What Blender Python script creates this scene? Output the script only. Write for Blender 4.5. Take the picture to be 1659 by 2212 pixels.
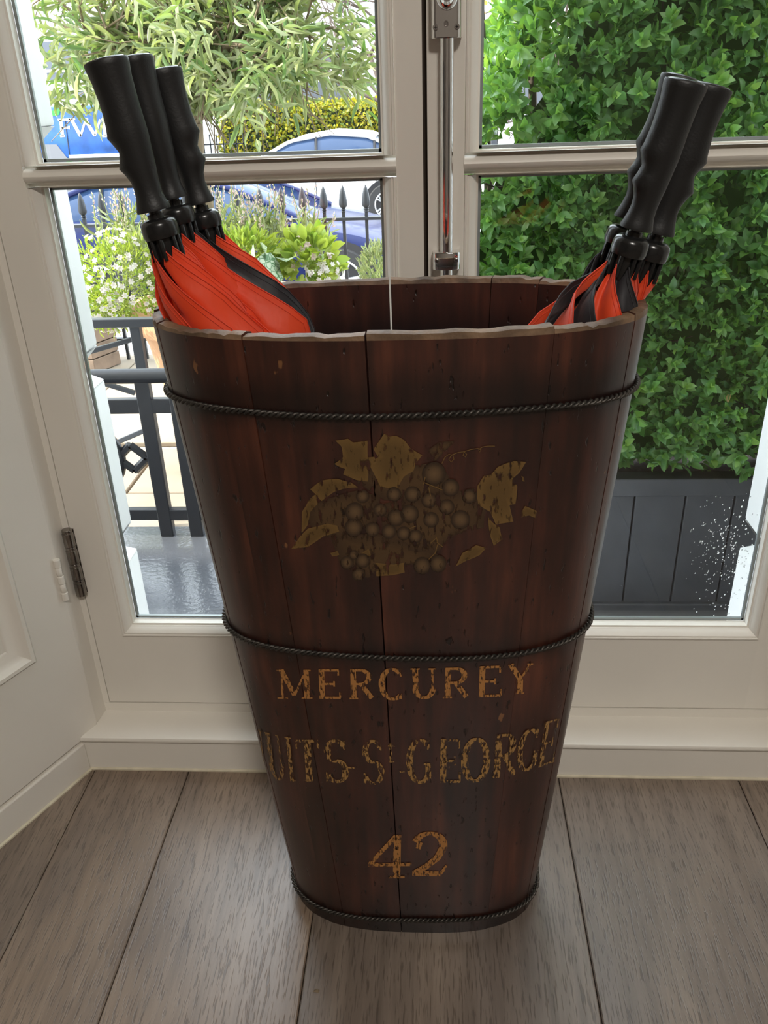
import bpy, bmesh, math, random
import numpy as np
from mathutils import Matrix, Vector

for o in list(bpy.data.objects):
    bpy.data.objects.remove(o)
scene = bpy.context.scene
COL = scene.collection
PI = math.pi
FILL_W = 33.0
H0 = 0.95                                   # camera height above the floor

# ------------------------------------------------------------------ camera
FPX, CX, CY = 1787.0, 829.5, 1106.0         # focal length and centre for a 1659 x 2212 frame
def cam_axes(p, y, r):
    cp, sp, c, s = math.cos(p), math.sin(p), math.cos(y), math.sin(y)
    fwd = np.array([s*cp, c*cp, -sp]); right = np.array([c, -s, 0.0]); down = np.cross(fwd, right)
    cr, sr = math.cos(r), math.sin(r)
    return np.array([cr*right + sr*down, -sr*right + cr*down, fwd])
CM = cam_axes(0.473086, -0.0715124, 0.0365256)
cam_d = bpy.data.cameras.new('camera'); cam = bpy.data.objects.new('camera', cam_d); COL.objects.link(cam)
cam_d.sensor_fit = 'HORIZONTAL'; cam_d.sensor_width = 36.0; cam_d.lens = FPX/1659.0*36.0
cam_d.clip_start = 0.02; cam_d.clip_end = 200
rm = Matrix((CM[0], -CM[1], -CM[2])).transposed().to_4x4()
cam.matrix_world = Matrix.Translation((0, 0, H0)) @ rm
scene.camera = cam

def ray(px, py):
    return CM.T @ np.array([(px-CX)/FPX, (py-CY)/FPX, 1.0])
def at(px, py, Y):
    d = ray(px, py); t = Y/d[1]
    return np.array([d[0]*t, Y, H0+d[2]*t])
def onz(px, py, z):
    d = ray(px, py); t = (z-H0)/d[2]
    return np.array([d[0]*t, d[1]*t, z])
def proj(P):
    c = CM @ (np.array(P, float)-np.array([0, 0, H0]))
    return CX+FPX*c[0]/c[2], CY+FPX*c[1]/c[2], c[2]

# ------------------------------------------------------------------ light
w = bpy.data.worlds.new('world'); scene.world = w; w.use_nodes = True
bg = w.node_tree.nodes['Background']; bg.inputs[0].default_value = (0.84, 0.92, 1.0, 1); bg.inputs[1].default_value = 3.9
sun_d = bpy.data.lights.new('sun', 'SUN'); sun_d.energy = 6.0; sun_d.angle = math.radians(0.8); sun_d.color = (1.0, 0.94, 0.84)
sun = bpy.data.objects.new('sun', sun_d); COL.objects.link(sun)
sun.rotation_euler = Vector((0.75, 0.12, -0.62)).to_track_quat('-Z', 'Y').to_euler()
sun.location = (-8, 0, 9)
vs = scene.view_settings
vs.view_transform = 'Standard'; vs.look = 'None'; vs.gamma = 1.0; vs.use_curve_mapping = False; vs.exposure = 0.75

# ------------------------------------------------------------------ mesh helpers
class MB:
    def __init__(s): s.v = []; s.f = []; s.m = []
    def add(s, vs, fs, mi=0):
        b = len(s.v); s.v += [tuple(map(float, q)) for q in vs]
        s.f += [tuple(i+b for i in f) for f in fs]; s.m += [mi]*len(fs); return s
    def box(s, x0, x1, y0, y1, z0, z1, mi=0):
        return s.add([(x, y, z) for z in (z0, z1) for y in (y0, y1) for x in (x0, x1)],
                     [(0, 2, 3, 1), (4, 5, 7, 6), (0, 1, 5, 4), (1, 3, 7, 5), (3, 2, 6, 7), (2, 0, 4, 6)], mi)
    def prism(s, poly, z0, z1, mi=0):
        n = len(poly)
        return s.add([(x, y, z0) for x, y in poly]+[(x, y, z1) for x, y in poly],
                     [tuple(range(n))[::-1], tuple(range(n, 2*n))]+[(i, (i+1) % n, (i+1) % n+n, i+n) for i in range(n)], mi)
    def grid(s, P, mi=0, closeu=False, closev=False):
        P = np.asarray(P, float); nu, nv = P.shape[:2]
        fs = []
        for i in range(nu-(0 if closeu else 1)):
            for j in range(nv-(0 if closev else 1)):
                i2, j2 = (i+1) % nu, (j+1) % nv
                fs.append((i*nv+j, i2*nv+j, i2*nv+j2, i*nv+j2))
        return s.add(P.reshape(-1, 3), fs, mi)
    def tube(s, pts, r, n=8, mi=0, cap=True, closed=False):
        pts = [Vector(p) for p in pts]; k = len(pts)
        rs = list(r) if hasattr(r, '__len__') else [r]*k
        T = []
        for i in range(k):
            if closed: t = pts[(i+1) % k]-pts[i-1]
            else: t = pts[min(i+1, k-1)]-pts[max(i-1, 0)]
            T.append(t.normalized() if t.length > 1e-9 else Vector((0, 0, 1)))
        a = Vector((0, 0, 1)) if abs(T[0].z) < 0.9 else Vector((1, 0, 0))
        N = (a-T[0]*a.dot(T[0])).normalized(); rings = []
        for i in range(k):
            N = (N-T[i]*N.dot(T[i])).normalized(); B = T[i].cross(N)
            rings.append([pts[i]+(N*math.cos(2*PI*j/n)+B*math.sin(2*PI*j/n))*rs[i] for j in range(n)])
        s.grid(rings, mi, closeu=closed, closev=True)
        if cap and not closed:
            s.add(rings[0], [tuple(range(n))[::-1]], mi); s.add(rings[-1], [tuple(range(n))], mi)
        return s
    def lathe(s, prof, n=24, mi=0, M=None, capb=True, capt=True, sx=1.0, sy=1.0):
        P = [[(r*sx*math.cos(2*PI*j/n), r*sy*math.sin(2*PI*j/n), z) for j in range(n)] for r, z in prof]
        if M is not None: P = [[tuple(M @ Vector(q)) for q in row] for row in P]
        s.grid(P, mi, closev=True)
        if capb: s.add(P[0], [tuple(range(n))[::-1]], mi)
        if capt: s.add(P[-1], [tuple(range(n))], mi)
        return s

WM = {}
def W(o): return WM.get(o.name, Matrix.Identity(4))
def setp(o, p):
    if p is not None:
        o.parent = p; o.matrix_parent_inverse = W(p).inverted()
def tag(o, label=None, cat=None, group=None, kind=None):
    if label: o['label'] = label
    if cat: o['category'] = cat
    if group: o['group'] = group
    if kind: o['kind'] = kind
    return o
def finish_mesh(name, v, f, mats, mi=None, smooth=False, bevel=0, seg=2, recalc=True, c=None):
    v = np.asarray(v, float)
    if c is None:
        c = np.array([(v[:, 0].min()+v[:, 0].max())/2, (v[:, 1].min()+v[:, 1].max())/2, v[:, 2].min()])
    me = bpy.data.meshes.new(name)
    me.from_pydata((v-c).tolist(), [], f)
    for m in (mats if isinstance(mats, (list, tuple)) else [mats]): me.materials.append(m)
    if mi is not None: me.polygons.foreach_set('material_index', mi)
    if recalc or bevel:
        bm = bmesh.new(); bm.from_mesh(me)
        if recalc: bmesh.ops.recalc_face_normals(bm, faces=bm.faces)
        if bevel:
            es = [e for e in bm.edges if len(e.link_faces) == 2 and e.calc_face_angle(0) > 0.5]
            bmesh.ops.bevel(bm, geom=es, offset=bevel, segments=seg, profile=0.5, affect='EDGES', clamp_overlap=True)
        bm.to_mesh(me); bm.free()
    if smooth:
        me.polygons.foreach_set('use_smooth', [True]*len(me.polygons))
        if smooth != 'all': me.set_sharp_from_angle(angle=math.radians(40))
    me.update()
    return me, c
def mk(name, mb, mats, parent=None, **k):
    me, c = finish_mesh(name, mb.v, mb.f, mats, mb.m, **k)
    o = bpy.data.objects.new(name, me); COL.objects.link(o)
    o.location = c; WM[o.name] = Matrix.Translation(c); setp(o, parent)
    return o
def empty(name, loc, label=None, cat=None, group=None):
    o = bpy.data.objects.new(name, None); COL.objects.link(o); o.location = loc; o.empty_display_size = 0.05
    WM[o.name] = Matrix.Translation(loc); tag(o, label, cat, group); return o
def inst(name, me, M, parent=None):
    o = bpy.data.objects.new(name, me); COL.objects.link(o); o.matrix_basis = M; WM[o.name] = M.copy(); setp(o, parent); return o
def struct(name, mb, mats, parent=None, **k):
    o = mk(name, mb, mats, parent, **k); o['kind'] = 'structure'; return o

# ------------------------------------------------------------------ material helpers
def newmat(name):
    m = bpy.data.materials.new(name); m.use_nodes = True; nt = m.node_tree
    return m, nt, nt.nodes['Principled BSDF']
def N(nt, t, **k):
    n = nt.nodes.new(t)
    for a, b in k.items(): setattr(n, a, b)
    return n
def rampnode(nt, stops):
    r = N(nt, 'ShaderNodeValToRGB'); e = r.color_ramp.elements
    while len(e) < len(stops): e.new(0.5)
    for q, (p, c) in zip(e, stops):
        q.position = p; q.color = (c[0], c[1], c[2], 1) if len(c) == 3 else c
    return r
def coords(nt, scale=(1, 1, 1), kind='Object', rnd=False):
    tc = N(nt, 'ShaderNodeTexCoord'); mp = N(nt, 'ShaderNodeMapping'); mp.inputs['Scale'].default_value = scale
    nt.links.new(tc.outputs[kind], mp.inputs['Vector'])
    if rnd:
        oi = N(nt, 'ShaderNodeObjectInfo'); mu = N(nt, 'ShaderNodeMath', operation='MULTIPLY'); mu.inputs[1].default_value = 37.0
        nt.links.new(oi.outputs['Random'], mu.inputs[0]); nt.links.new(mu.outputs[0], mp.inputs['Location'])
    return mp
def simple(name, col, rough=0.5, metal=0.0, spec=0.5, var=0.0, vscale=8.0, bump=0.0, bscale=60.0, coat=0.0):
    m, nt, b = newmat(name)
    b.inputs['Roughness'].default_value = rough; b.inputs['Metallic'].default_value = metal
    b.inputs['Specular IOR Level'].default_value = spec; b.inputs['Coat Weight'].default_value = coat
    if var:
        mp = coords(nt, rnd=True); no = N(nt, 'ShaderNodeTexNoise'); no.inputs['Scale'].default_value = vscale; no.inputs['Detail'].default_value = 4
        nt.links.new(mp.outputs[0], no.inputs['Vector'])
        lo = tuple(c*(1-var) for c in col); hi = tuple(min(1, c*(1+var)) for c in col)
        r = rampnode(nt, [(0.3, lo), (0.7, hi)]); nt.links.new(no.outputs['Fac'], r.inputs[0]); nt.links.new(r.outputs[0], b.inputs['Base Color'])
    else: b.inputs['Base Color'].default_value = (*col, 1)
    if bump:
        mp = coords(nt); no = N(nt, 'ShaderNodeTexNoise'); no.inputs['Scale'].default_value = bscale; no.inputs['Detail'].default_value = 3
        bu = N(nt, 'ShaderNodeBump'); bu.inputs['Strength'].default_value = bump; bu.inputs['Distance'].default_value = 0.002
        nt.links.new(mp.outputs[0], no.inputs['Vector']); nt.links.new(no.outputs['Fac'], bu.inputs['Height']); nt.links.new(bu.outputs[0], b.inputs['Normal'])
    return m
def leafmat(name, cols, trans=0.45, rough=0.4, tcol=None):
    m, nt, b = newmat(name)
    ge = N(nt, 'ShaderNodeNewGeometry'); oi = N(nt, 'ShaderNodeObjectInfo'); ad = N(nt, 'ShaderNodeMath', operation='ADD')
    fr = N(nt, 'ShaderNodeMath', operation='FRACT')
    nt.links.new(ge.outputs['Random Per Island'], ad.inputs[0]); nt.links.new(oi.outputs['Random'], ad.inputs[1]); nt.links.new(ad.outputs[0], fr.inputs[0])
    k = len(cols); r = rampnode(nt, [(i/(k-1), c) for i, c in enumerate(cols)]); nt.links.new(fr.outputs[0], r.inputs[0])
    nt.links.new(r.outputs[0], b.inputs['Base Color']); b.inputs['Roughness'].default_value = rough
    tr = N(nt, 'ShaderNodeBsdfTranslucent'); mx = N(nt, 'ShaderNodeMixShader'); mx.inputs[0].default_value = trans
    hs = N(nt, 'ShaderNodeMixRGB', blend_type='MULTIPLY'); hs.inputs[0].default_value = 1.0
    hs.inputs[2].default_value = (*(tcol or (1.5, 1.5, 0.6)), 1); nt.links.new(r.outputs[0], hs.inputs[1]); nt.links.new(hs.outputs[0], tr.inputs[0])
    out = nt.nodes['Material Output']
    nt.links.new(b.outputs[0], mx.inputs[1]); nt.links.new(tr.outputs[0], mx.inputs[2]); nt.links.new(mx.outputs[0], out.inputs[0])
    return m

MT = {}
MT['cream'] = simple('cream_paint', (0.76, 0.72, 0.645), 0.42, var=0.03, vscale=5, bump=0.05, bscale=90)
MT['caulk'] = simple('old_caulk', (0.62, 0.56, 0.42), 0.7, var=0.15, vscale=40)
MT['wall'] = simple('wall_paint', (0.72, 0.69, 0.63), 0.8, var=0.03)
MT['roomwall'] = simple('room_wall_paint', (0.26, 0.23, 0.20), 0.8, var=0.05)
MT['gap'] = simple('dark_gap', (0.05, 0.035, 0.025), 0.8)  # dark brown seen in the plank joints and between the doors
MT['spacer'] = simple('glazing_spacer', (0.30, 0.33, 0.33), 0.4, metal=0.6)
MT['chrome'] = simple('polished_chrome', (0.80, 0.80, 0.80), 0.05, metal=1.0)
MT['steel'] = simple('worn_steel', (0.26, 0.24, 0.22), 0.24, metal=1.0, var=0.3, vscale=30)
MT['screw'] = simple('screw_steel', (0.35, 0.32, 0.30), 0.3, metal=1.0)
MT['dark'] = simple('dark_hole', (0.01, 0.01, 0.01), 0.8)
MT['eva'] = simple('black_foam_grip', (0.012, 0.012, 0.012), 0.48, spec=0.45, bump=0.10, bscale=500)
MT['plastic'] = simple('black_plastic', (0.012, 0.012, 0.012), 0.24, spec=0.5)
MT['brass'] = simple('brass_tip', (0.75, 0.52, 0.22), 0.25, metal=1.0)
MT['stucco'] = simple('white_stucco', (0.70, 0.70, 0.69), 0.75, var=0.03, bump=0.08, bscale=30)
MT['iron'] = simple('black_iron_paint', (0.010, 0.012, 0.016), 0.36, spec=0.35, bump=0.3, bscale=40)
MT['iron2'] = simple('grey_iron_paint', (0.020, 0.023, 0.028), 0.38, spec=0.4, bump=0.15, bscale=40)
MT['box'] = simple('charcoal_painted_timber', (0.040, 0.042, 0.048), 0.55, var=0.2, vscale=12, bump=0.2, bscale=50)
MT['soil'] = simple('dark_soil', (0.03, 0.02, 0.014), 0.95, var=0.4, vscale=60, bump=0.8, bscale=120)
MT['terracotta'] = simple('terracotta', (0.45, 0.25, 0.13), 0.8, var=0.12, vscale=10, bump=0.2, bscale=40)
MT['crate'] = simple('weathered_crate_wood', (0.17, 0.12, 0.085), 0.8, var=0.25, vscale=14, bump=0.3, bscale=60)
MT['paving'] = simple('pale_sandstone', (0.25, 0.205, 0.15), 0.8, var=0.12, vscale=6, bump=0.3, bscale=30)
MT['gravel'] = simple('gravel', (0.36, 0.35, 0.33), 0.85, var=0.5, vscale=60, bump=0.8, bscale=80)
MT['asphalt'] = simple('street_asphalt', (0.17, 0.17, 0.18), 0.8, var=0.1, vscale=3, bump=0.3, bscale=60)
MT['kerb'] = simple('pavement', (0.38, 0.37, 0.36), 0.8, var=0.08, vscale=4)
MT['tyre'] = simple('tyre_rubber', (0.02, 0.02, 0.021), 0.7)
MT['alloy'] = simple('alloy_wheel', (0.72, 0.73, 0.74), 0.25, metal=0.8)
MT['carwhite'] = simple('white_car_paint', (0.66, 0.67, 0.68), 0.15, coat=0.6)
MT['carblue'] = simple('navy_car_paint', (0.006, 0.013, 0.075), 0.22, spec=0.3, coat=0.12)
MT['carglass'] = simple('car_glass', (0.025, 0.05, 0.11), 0.08, spec=0.4)
MT['carblack'] = simple('black_trim', (0.015, 0.015, 0.017), 0.4)
MT['vanblue'] = simple('van_blue_wrap', (0.018, 0.085, 0.29), 0.25, var=0.5, vscale=2.2)
MT['vangrey'] = simple('van_grey', (0.16, 0.16, 0.17), 0.3)
MT['vangreen'] = simple('van_green_wrap', (0.03, 0.26, 0.04), 0.3)
MT['vanwhite'] = simple('white_vinyl', (0.9, 0.9, 0.9), 0.4)
MT['lampred'] = simple('red_lamp_lens', (0.6, 0.02, 0.015), 0.15)
MT['lampamber'] = simple('amber_lamp_lens', (0.85, 0.32, 0.02), 0.15)
MT['housewhite'] = simple('white_house_render', (0.60, 0.60, 0.60), 0.8)
MT['housewin'] = simple('house_window_glass', (0.09, 0.10, 0.12), 0.1)
MT['doorblack'] = simple('black_gloss_door', (0.05, 0.055, 0.065), 0.25)
MT['slate'] = simple('slate_roof', (0.26, 0.26, 0.30), 0.6, var=0.1, vscale=3)
MT['bark'] = simple('olive_bark', (0.20, 0.15, 0.095), 0.85, var=0.3, vscale=14, bump=0.5, bscale=40)
MT['stem'] = simple('green_stem', (0.25, 0.30, 0.10), 0.7)
MT['twig'] = simple('bare_twig', (0.09, 0.065, 0.05), 0.8)
MT['leaf_olive'] = leafmat('olive_leaf', [(0.15, 0.20, 0.07), (0.29, 0.31, 0.17), (0.11, 0.21, 0.06), (0.40, 0.41, 0.27), (0.20, 0.27, 0.08)], 0.33, 0.45, (1.3, 1.35, 0.7))
MT['leaf_box'] = leafmat('box_leaf', [(0.11, 0.25, 0.09), (0.17, 0.34, 0.115), (0.13, 0.29, 0.12), (0.24, 0.40, 0.15), (0.09, 0.21, 0.085)], 0.36, 0.30, (1.9, 1.8, 0.45))
MT['leaf_dry'] = leafmat('dry_leaf', [(0.45, 0.30, 0.13), (0.55, 0.42, 0.22)], 0.3, 0.6)
MT['leaf_yellow'] = leafmat('yellow_hedge_leaf', [(0.36, 0.29, 0.02), (0.12, 0.18, 0.02), (0.42, 0.34, 0.015), (0.20, 0.24, 0.03)], 0.3, 0.5)
MT['leaf_lime'] = leafmat('lime_leaf', [(0.26, 0.34, 0.05), (0.32, 0.38, 0.09), (0.18, 0.29, 0.05)], 0.4, 0.5)
MT['leaf_grey'] = leafmat('grey_green_leaf', [(0.24, 0.28, 0.16), (0.31, 0.34, 0.23), (0.19, 0.26, 0.12)], 0.35, 0.6)
MT['leaf_hosta'] = leafmat('hosta_leaf', [(0.10, 0.23, 0.10), (0.17, 0.28, 0.14)], 0.3, 0.4)
MT['leaf_autumn'] = leafmat('autumn_leaf', [(0.75, 0.36, 0.03), (0.7, 0.5, 0.06), (0.35, 0.38, 0.08)], 0.4, 0.5)
MT['petal_white'] = leafmat('white_petal', [(0.62, 0.61, 0.56), (0.64, 0.56, 0.52)], 0.3, 0.6, (1, 1, 1))
MT['petal_pink'] = leafmat('pink_bud', [(0.60, 0.46, 0.42), (0.64, 0.55, 0.44), (0.52, 0.32, 0.34)], 0.3, 0.6, (1, 1, 1))

def glassmat():
    m, nt, b = newmat('window_glass'); nt.nodes.remove(b)
    tr = N(nt, 'ShaderNodeBsdfTransparent'); tr.inputs[0].default_value = (0.985, 0.995, 0.99, 1)
    gl = N(nt, 'ShaderNodeBsdfGlossy'); gl.inputs['Roughness'].default_value = 0.0
    fr = N(nt, 'ShaderNodeFresnel'); ge = N(nt, 'ShaderNodeNewGeometry'); io = N(nt, 'ShaderNodeMath', operation='MULTIPLY_ADD'); io.inputs[1].default_value = 1/1.5-1.5; io.inputs[2].default_value = 1.5
    nt.links.new(ge.outputs['Backfacing'], io.inputs[0]); nt.links.new(io.outputs[0], fr.inputs[0]); mx = N(nt, 'ShaderNodeMixShader')
    nt.links.new(fr.outputs[0], mx.inputs[0]); nt.links.new(tr.outputs[0], mx.inputs[1]); nt.links.new(gl.outputs[0], mx.inputs[2])
    nt.links.new(mx.outputs[0], nt.nodes['Material Output'].inputs[0]); return m
MT['glass'] = glassmat()
def watermat():
    m, nt, b = newmat('water_drop'); b.inputs['Base Color'].default_value = (1, 1, 1, 1); b.inputs['Transmission Weight'].default_value = 1.0
    b.inputs['Roughness'].default_value = 0.0; b.inputs['IOR'].default_value = 1.33; return m
MT['water'] = watermat()

def floormat():
    m, nt, b = newmat('oak_plank'); L = nt.links
    mp = coords(nt, (26, 1.4, 1), rnd=True); no = N(nt, 'ShaderNodeTexNoise'); no.inputs['Scale'].default_value = 3.0; no.inputs['Detail'].default_value = 8; no.inputs['Roughness'].default_value = 0.65
    L.new(mp.outputs[0], no.inputs['Vector'])
    mp2 = coords(nt, (3.2, 1.2, 1), rnd=True); n2 = N(nt, 'ShaderNodeTexNoise'); n2.inputs['Scale'].default_value = 2.6; n2.inputs['Detail'].default_value = 3
    L.new(mp2.outputs[0], n2.inputs['Vector'])
    mp3 = coords(nt, (520, 38, 1), rnd=True); n3 = N(nt, 'ShaderNodeTexNoise'); n3.inputs['Scale'].default_value = 1.0; n3.inputs['Detail'].default_value = 2
    L.new(mp3.outputs[0], n3.inputs['Vector'])
    r1 = rampnode(nt, [(0.28, (0.150, 0.118, 0.092)), (0.55, (0.225, 0.182, 0.145)), (0.78, (0.285, 0.236, 0.190))]); L.new(no.outputs['Fac'], r1.inputs[0])
    r2 = rampnode(nt, [(0.35, (0.80, 0.77, 0.76)), (0.65, (1.15, 1.08, 1.0))]); L.new(n2.outputs['Fac'], r2.inputs[0])
    mu = N(nt, 'ShaderNodeMixRGB', blend_type='MULTIPLY'); mu.inputs[0].default_value = 1; L.new(r1.outputs[0], mu.inputs[1]); L.new(r2.outputs[0], mu.inputs[2])
    r3 = rampnode(nt, [(0.36, (0.36, 0.33, 0.30)), (0.45, (1, 1, 1))]); L.new(n3.outputs['Fac'], r3.inputs[0])
    m2 = N(nt, 'ShaderNodeMixRGB', blend_type='MULTIPLY'); m2.inputs[0].default_value = 0.65; L.new(mu.outputs[0], m2.inputs[1]); L.new(r3.outputs[0], m2.inputs[2])
    oi = N(nt, 'ShaderNodeObjectInfo'); ro = rampnode(nt, [(0, (0.86, 0.88, 0.92)), (1, (1.12, 1.02, 0.92))]); L.new(oi.outputs['Random'], ro.inputs[0])
    m3 = N(nt, 'ShaderNodeMixRGB', blend_type='MULTIPLY'); m3.inputs[0].default_value = 1; L.new(m2.outputs[0], m3.inputs[1]); L.new(ro.outputs[0], m3.inputs[2])
    L.new(m3.outputs[0], b.inputs['Base Color'])
    bu = N(nt, 'ShaderNodeBump'); bu.inputs['Strength'].default_value = 0.35; bu.inputs['Distance'].default_value = 0.0006
    ad = N(nt, 'ShaderNodeMath', operation='MULTIPLY_ADD'); ad.inputs[1].default_value = 0.22; L.new(no.outputs['Fac'], ad.inputs[0]); L.new(r3.outputs[0], ad.inputs[2]); L.new(ad.outputs[0], bu.inputs['Height'])
    L.new(bu.outputs[0], b.inputs['Normal']); b.inputs['Roughness'].default_value = 0.38; b.inputs['Specular IOR Level'].default_value = 0.6; b.inputs['Coat Weight'].default_value = 0.35; b.inputs['Coat Roughness'].default_value = 0.30; L.new(bu.outputs[0], b.inputs['Coat Normal'])
    return m
MT['floor'] = floormat()

def wetmat():
    m, nt, b = newmat('wet_stone'); L = nt.links; b.inputs['Base Color'].default_value = (0.075, 0.080, 0.092, 1); b.inputs['Specular IOR Level'].default_value = 0.7
    mp = coords(nt, (60, 60, 60)); no = N(nt, 'ShaderNodeTexNoise'); no.inputs['Scale'].default_value = 1.2; no.inputs['Detail'].default_value = 3; L.new(mp.outputs[0], no.inputs['Vector'])
    bu = N(nt, 'ShaderNodeBump'); bu.inputs['Strength'].default_value = 0.25; bu.inputs['Distance'].default_value = 0.004
    L.new(no.outputs['Fac'], bu.inputs['Height']); L.new(bu.outputs[0], b.inputs['Normal']); b.inputs['Roughness'].default_value = 0.16
    return m
MT['wet'] = wetmat()

# ------------------------------------------------------------------ the room: floor
fl = MB().box(-2.6, 2.6, -3.2, 0.985, -0.06, -0.014)
floor = struct('floor', fl, MT['gap'])
edges = [-2.6, -2.31, -2.05, -1.74, -1.50, -1.19, -0.93, -0.545, -0.393, -0.1625, 0.185, 0.455, 0.76, 1.02, 1.36, 1.62, 1.95, 2.24, 2.6]
for i in range(len(edges)-1):
    mk('plank', MB().box(edges[i]+0.0006, edges[i+1]-0.0006, -3.2, 0.975, -0.014, 0.0), MT['floor'], floor, bevel=0.0014, seg=1)

# ------------------------------------------------------------------ front wall, splayed linings, ceiling
YD = 1.0161
P0 = np.array([-0.551, 0.958]); U = np.array([-0.443, -0.897]); NN = np.array([0.897, -0.443])
def sp(s, d): return tuple(P0+U*s+NN*d)                      # along the splay, out of it
wl = [sp(-0.075, -0.03), sp(0.42, -0.03), sp(0.42, -0.03)+np.array([-9.5, 0]), (-10, 1.30), (-0.66, 1.30), (-0.66, 1.09), (-0.5845, 1.09)]
wl = [tuple(p) for p in wl]
wl[2] = (-10.0, wl[1][1])
wall_f = MB().prism(wl, -0.6, 3.55)
struct('wall_front', wall_f, MT['wall'])
XM = 0.0126                                                 # mirror axis is x = -XM
wr = [(-2*XM-x, y) for x, y in wl][::-1]
struct('wall_front', MB().prism(wr, -0.6, 3.55), MT['wall'])
struct('wall_front', MB().box(-0.75, 0.73, wl[1][1], 1.30, 2.45, 3.55), MT['wall'])
struct('ceiling', MB().box(-2.6, 2.6, -3.2, 0.70, 2.60, 2.75), MT['wall'])
struct('wall_left', MB().box(-2.75, -2.6, -3.2, 0.70, -0.06, 2.75), MT['roomwall'])
struct('wall_back', MB().box(-2.75, 2.75, -3.35, -3.2, -0.06, 2.75), MT['roomwall'])
struct('wall_right', MB().box(2.6, 2.75, -3.2, 0.70, -0.06, 2.75), MT['roomwall'])

# added fill light for the room, shaped as an unseen ceiling fitting
cl = empty('added_fill_light', (0.5, -1.3, 2.60), 'added unseen fill light in a round ring behind the camera', 'lamp')
mk('fill_light_ring', MB().lathe([(0.30, 2.56), (0.34, 2.565), (0.34, 2.599), (0.30, 2.599)], 32, M=Matrix.Translation((0.5, -1.3, 0)), capb=False, capt=False), MT['chrome'], cl, smooth=True)
ld = bpy.data.lights.new('fill_lamp', 'AREA'); ld.shape = 'DISK'; ld.size = 0.58; ld.energy = FILL_W; ld.color = (1.0, 0.94, 0.87)
lo_ = bpy.data.objects.new('fill_glow', ld); COL.objects.link(lo_); lo_.location = (0.5, -1.3, 2.555); WM[lo_.name] = Matrix.Translation((0.5, -1.3, 2.555)); setp(lo_, cl)

# the sill step under the doors
ZS = 0.0700
sill = MB()
prof = [(0.9595, 0.0), (0.9595, 0.0585), (0.9545, 0.0600), (0.9525, 0.0625), (0.9520, 0.0660), (0.9535, 0.0690), (0.9575, ZS), (1.0165, ZS), (1.0165, 0.0860), (1.10, 0.0860), (1.10, -0.03), (0.9595, -0.03)]
X0, X1 = -0.585, 0.56
sill.add([(X0, y, z) for y, z in prof]+[(X1, y, z) for y, z in prof],
         [(i, (i+1) % 12, (i+1) % 12+12, i+12) for i in range(12)]+[tuple(range(12)), tuple(range(12, 24))[::-1]])
struct('trim_1', sill, MT['cream'], smooth=True)
struct('trim_2', MB().tube([(-0.552, 0.9585, 0.001), (0.52, 0.9585, 0.001)], 0.0028, 6), MT['caulk'])

# door frame: jambs and head
fr = MB().box(-0.585, -0.5258, YD, 1.10, 0.086, 2.42)
fr.box(0.5128, 0.56, YD, 1.10, 0.086, 2.42); fr.box(-0.585, 0.56, YD, 1.10, 2.36, 2.45)
struct('trim_3', fr, MT['cream'], bevel=0.001)
# lining strips between shutter and frame
ln = MB()
for sg in (1, -1):
    q = [(-0.5385, 0.9850), (-0.5346, YD+0.001), (-0.60, YD+0.001), (-0.60, 0.9850)]
    if sg < 0: q = [(-2*XM-x, y) for x, y in q][::-1]
    ln.prism(q, 0.0705, 2.42)
struct('trim_4', ln, MT['cream'], bevel=0.0008)

def splay_box(mb, s0, s1, d0, d1, z0, z1, mir=False, mi=0):
    q = [sp(s0, d0), sp(s1, d0), sp(s1, d1), sp(s0, d1)]
    if mir: q = [(-2*XM-x, y) for x, y in q]
    mb.prism(q, z0, z1, mi)
bbm = MB(); splay_box(bbm, 0.0, 0.42, -0.03, 0.0, 0, 0.054); splay_box(bbm, -0.03, 0.42, -0.03, -0.004, 0.05, 0.0605)
struct('baseboard_left', bbm, MT['cream'], bevel=0.002)
bbr = MB(); splay_box(bbr, 0.0, 0.42, -0.03, 0.0, 0, 0.054, True); splay_box(bbr, -0.03, 0.42, -0.03, -0.004, 0.05, 0.0605, True)
struct('baseboard_right', bbr, MT['cream'], bevel=0.002)
ck = MB().tube([tuple(sp(0.0, 0.001))+(0.001,), tuple(sp(0.42, 0.001))+(0.001,)], 0.003, 6)
struct('trim_5', ck, MT['caulk'])

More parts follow.
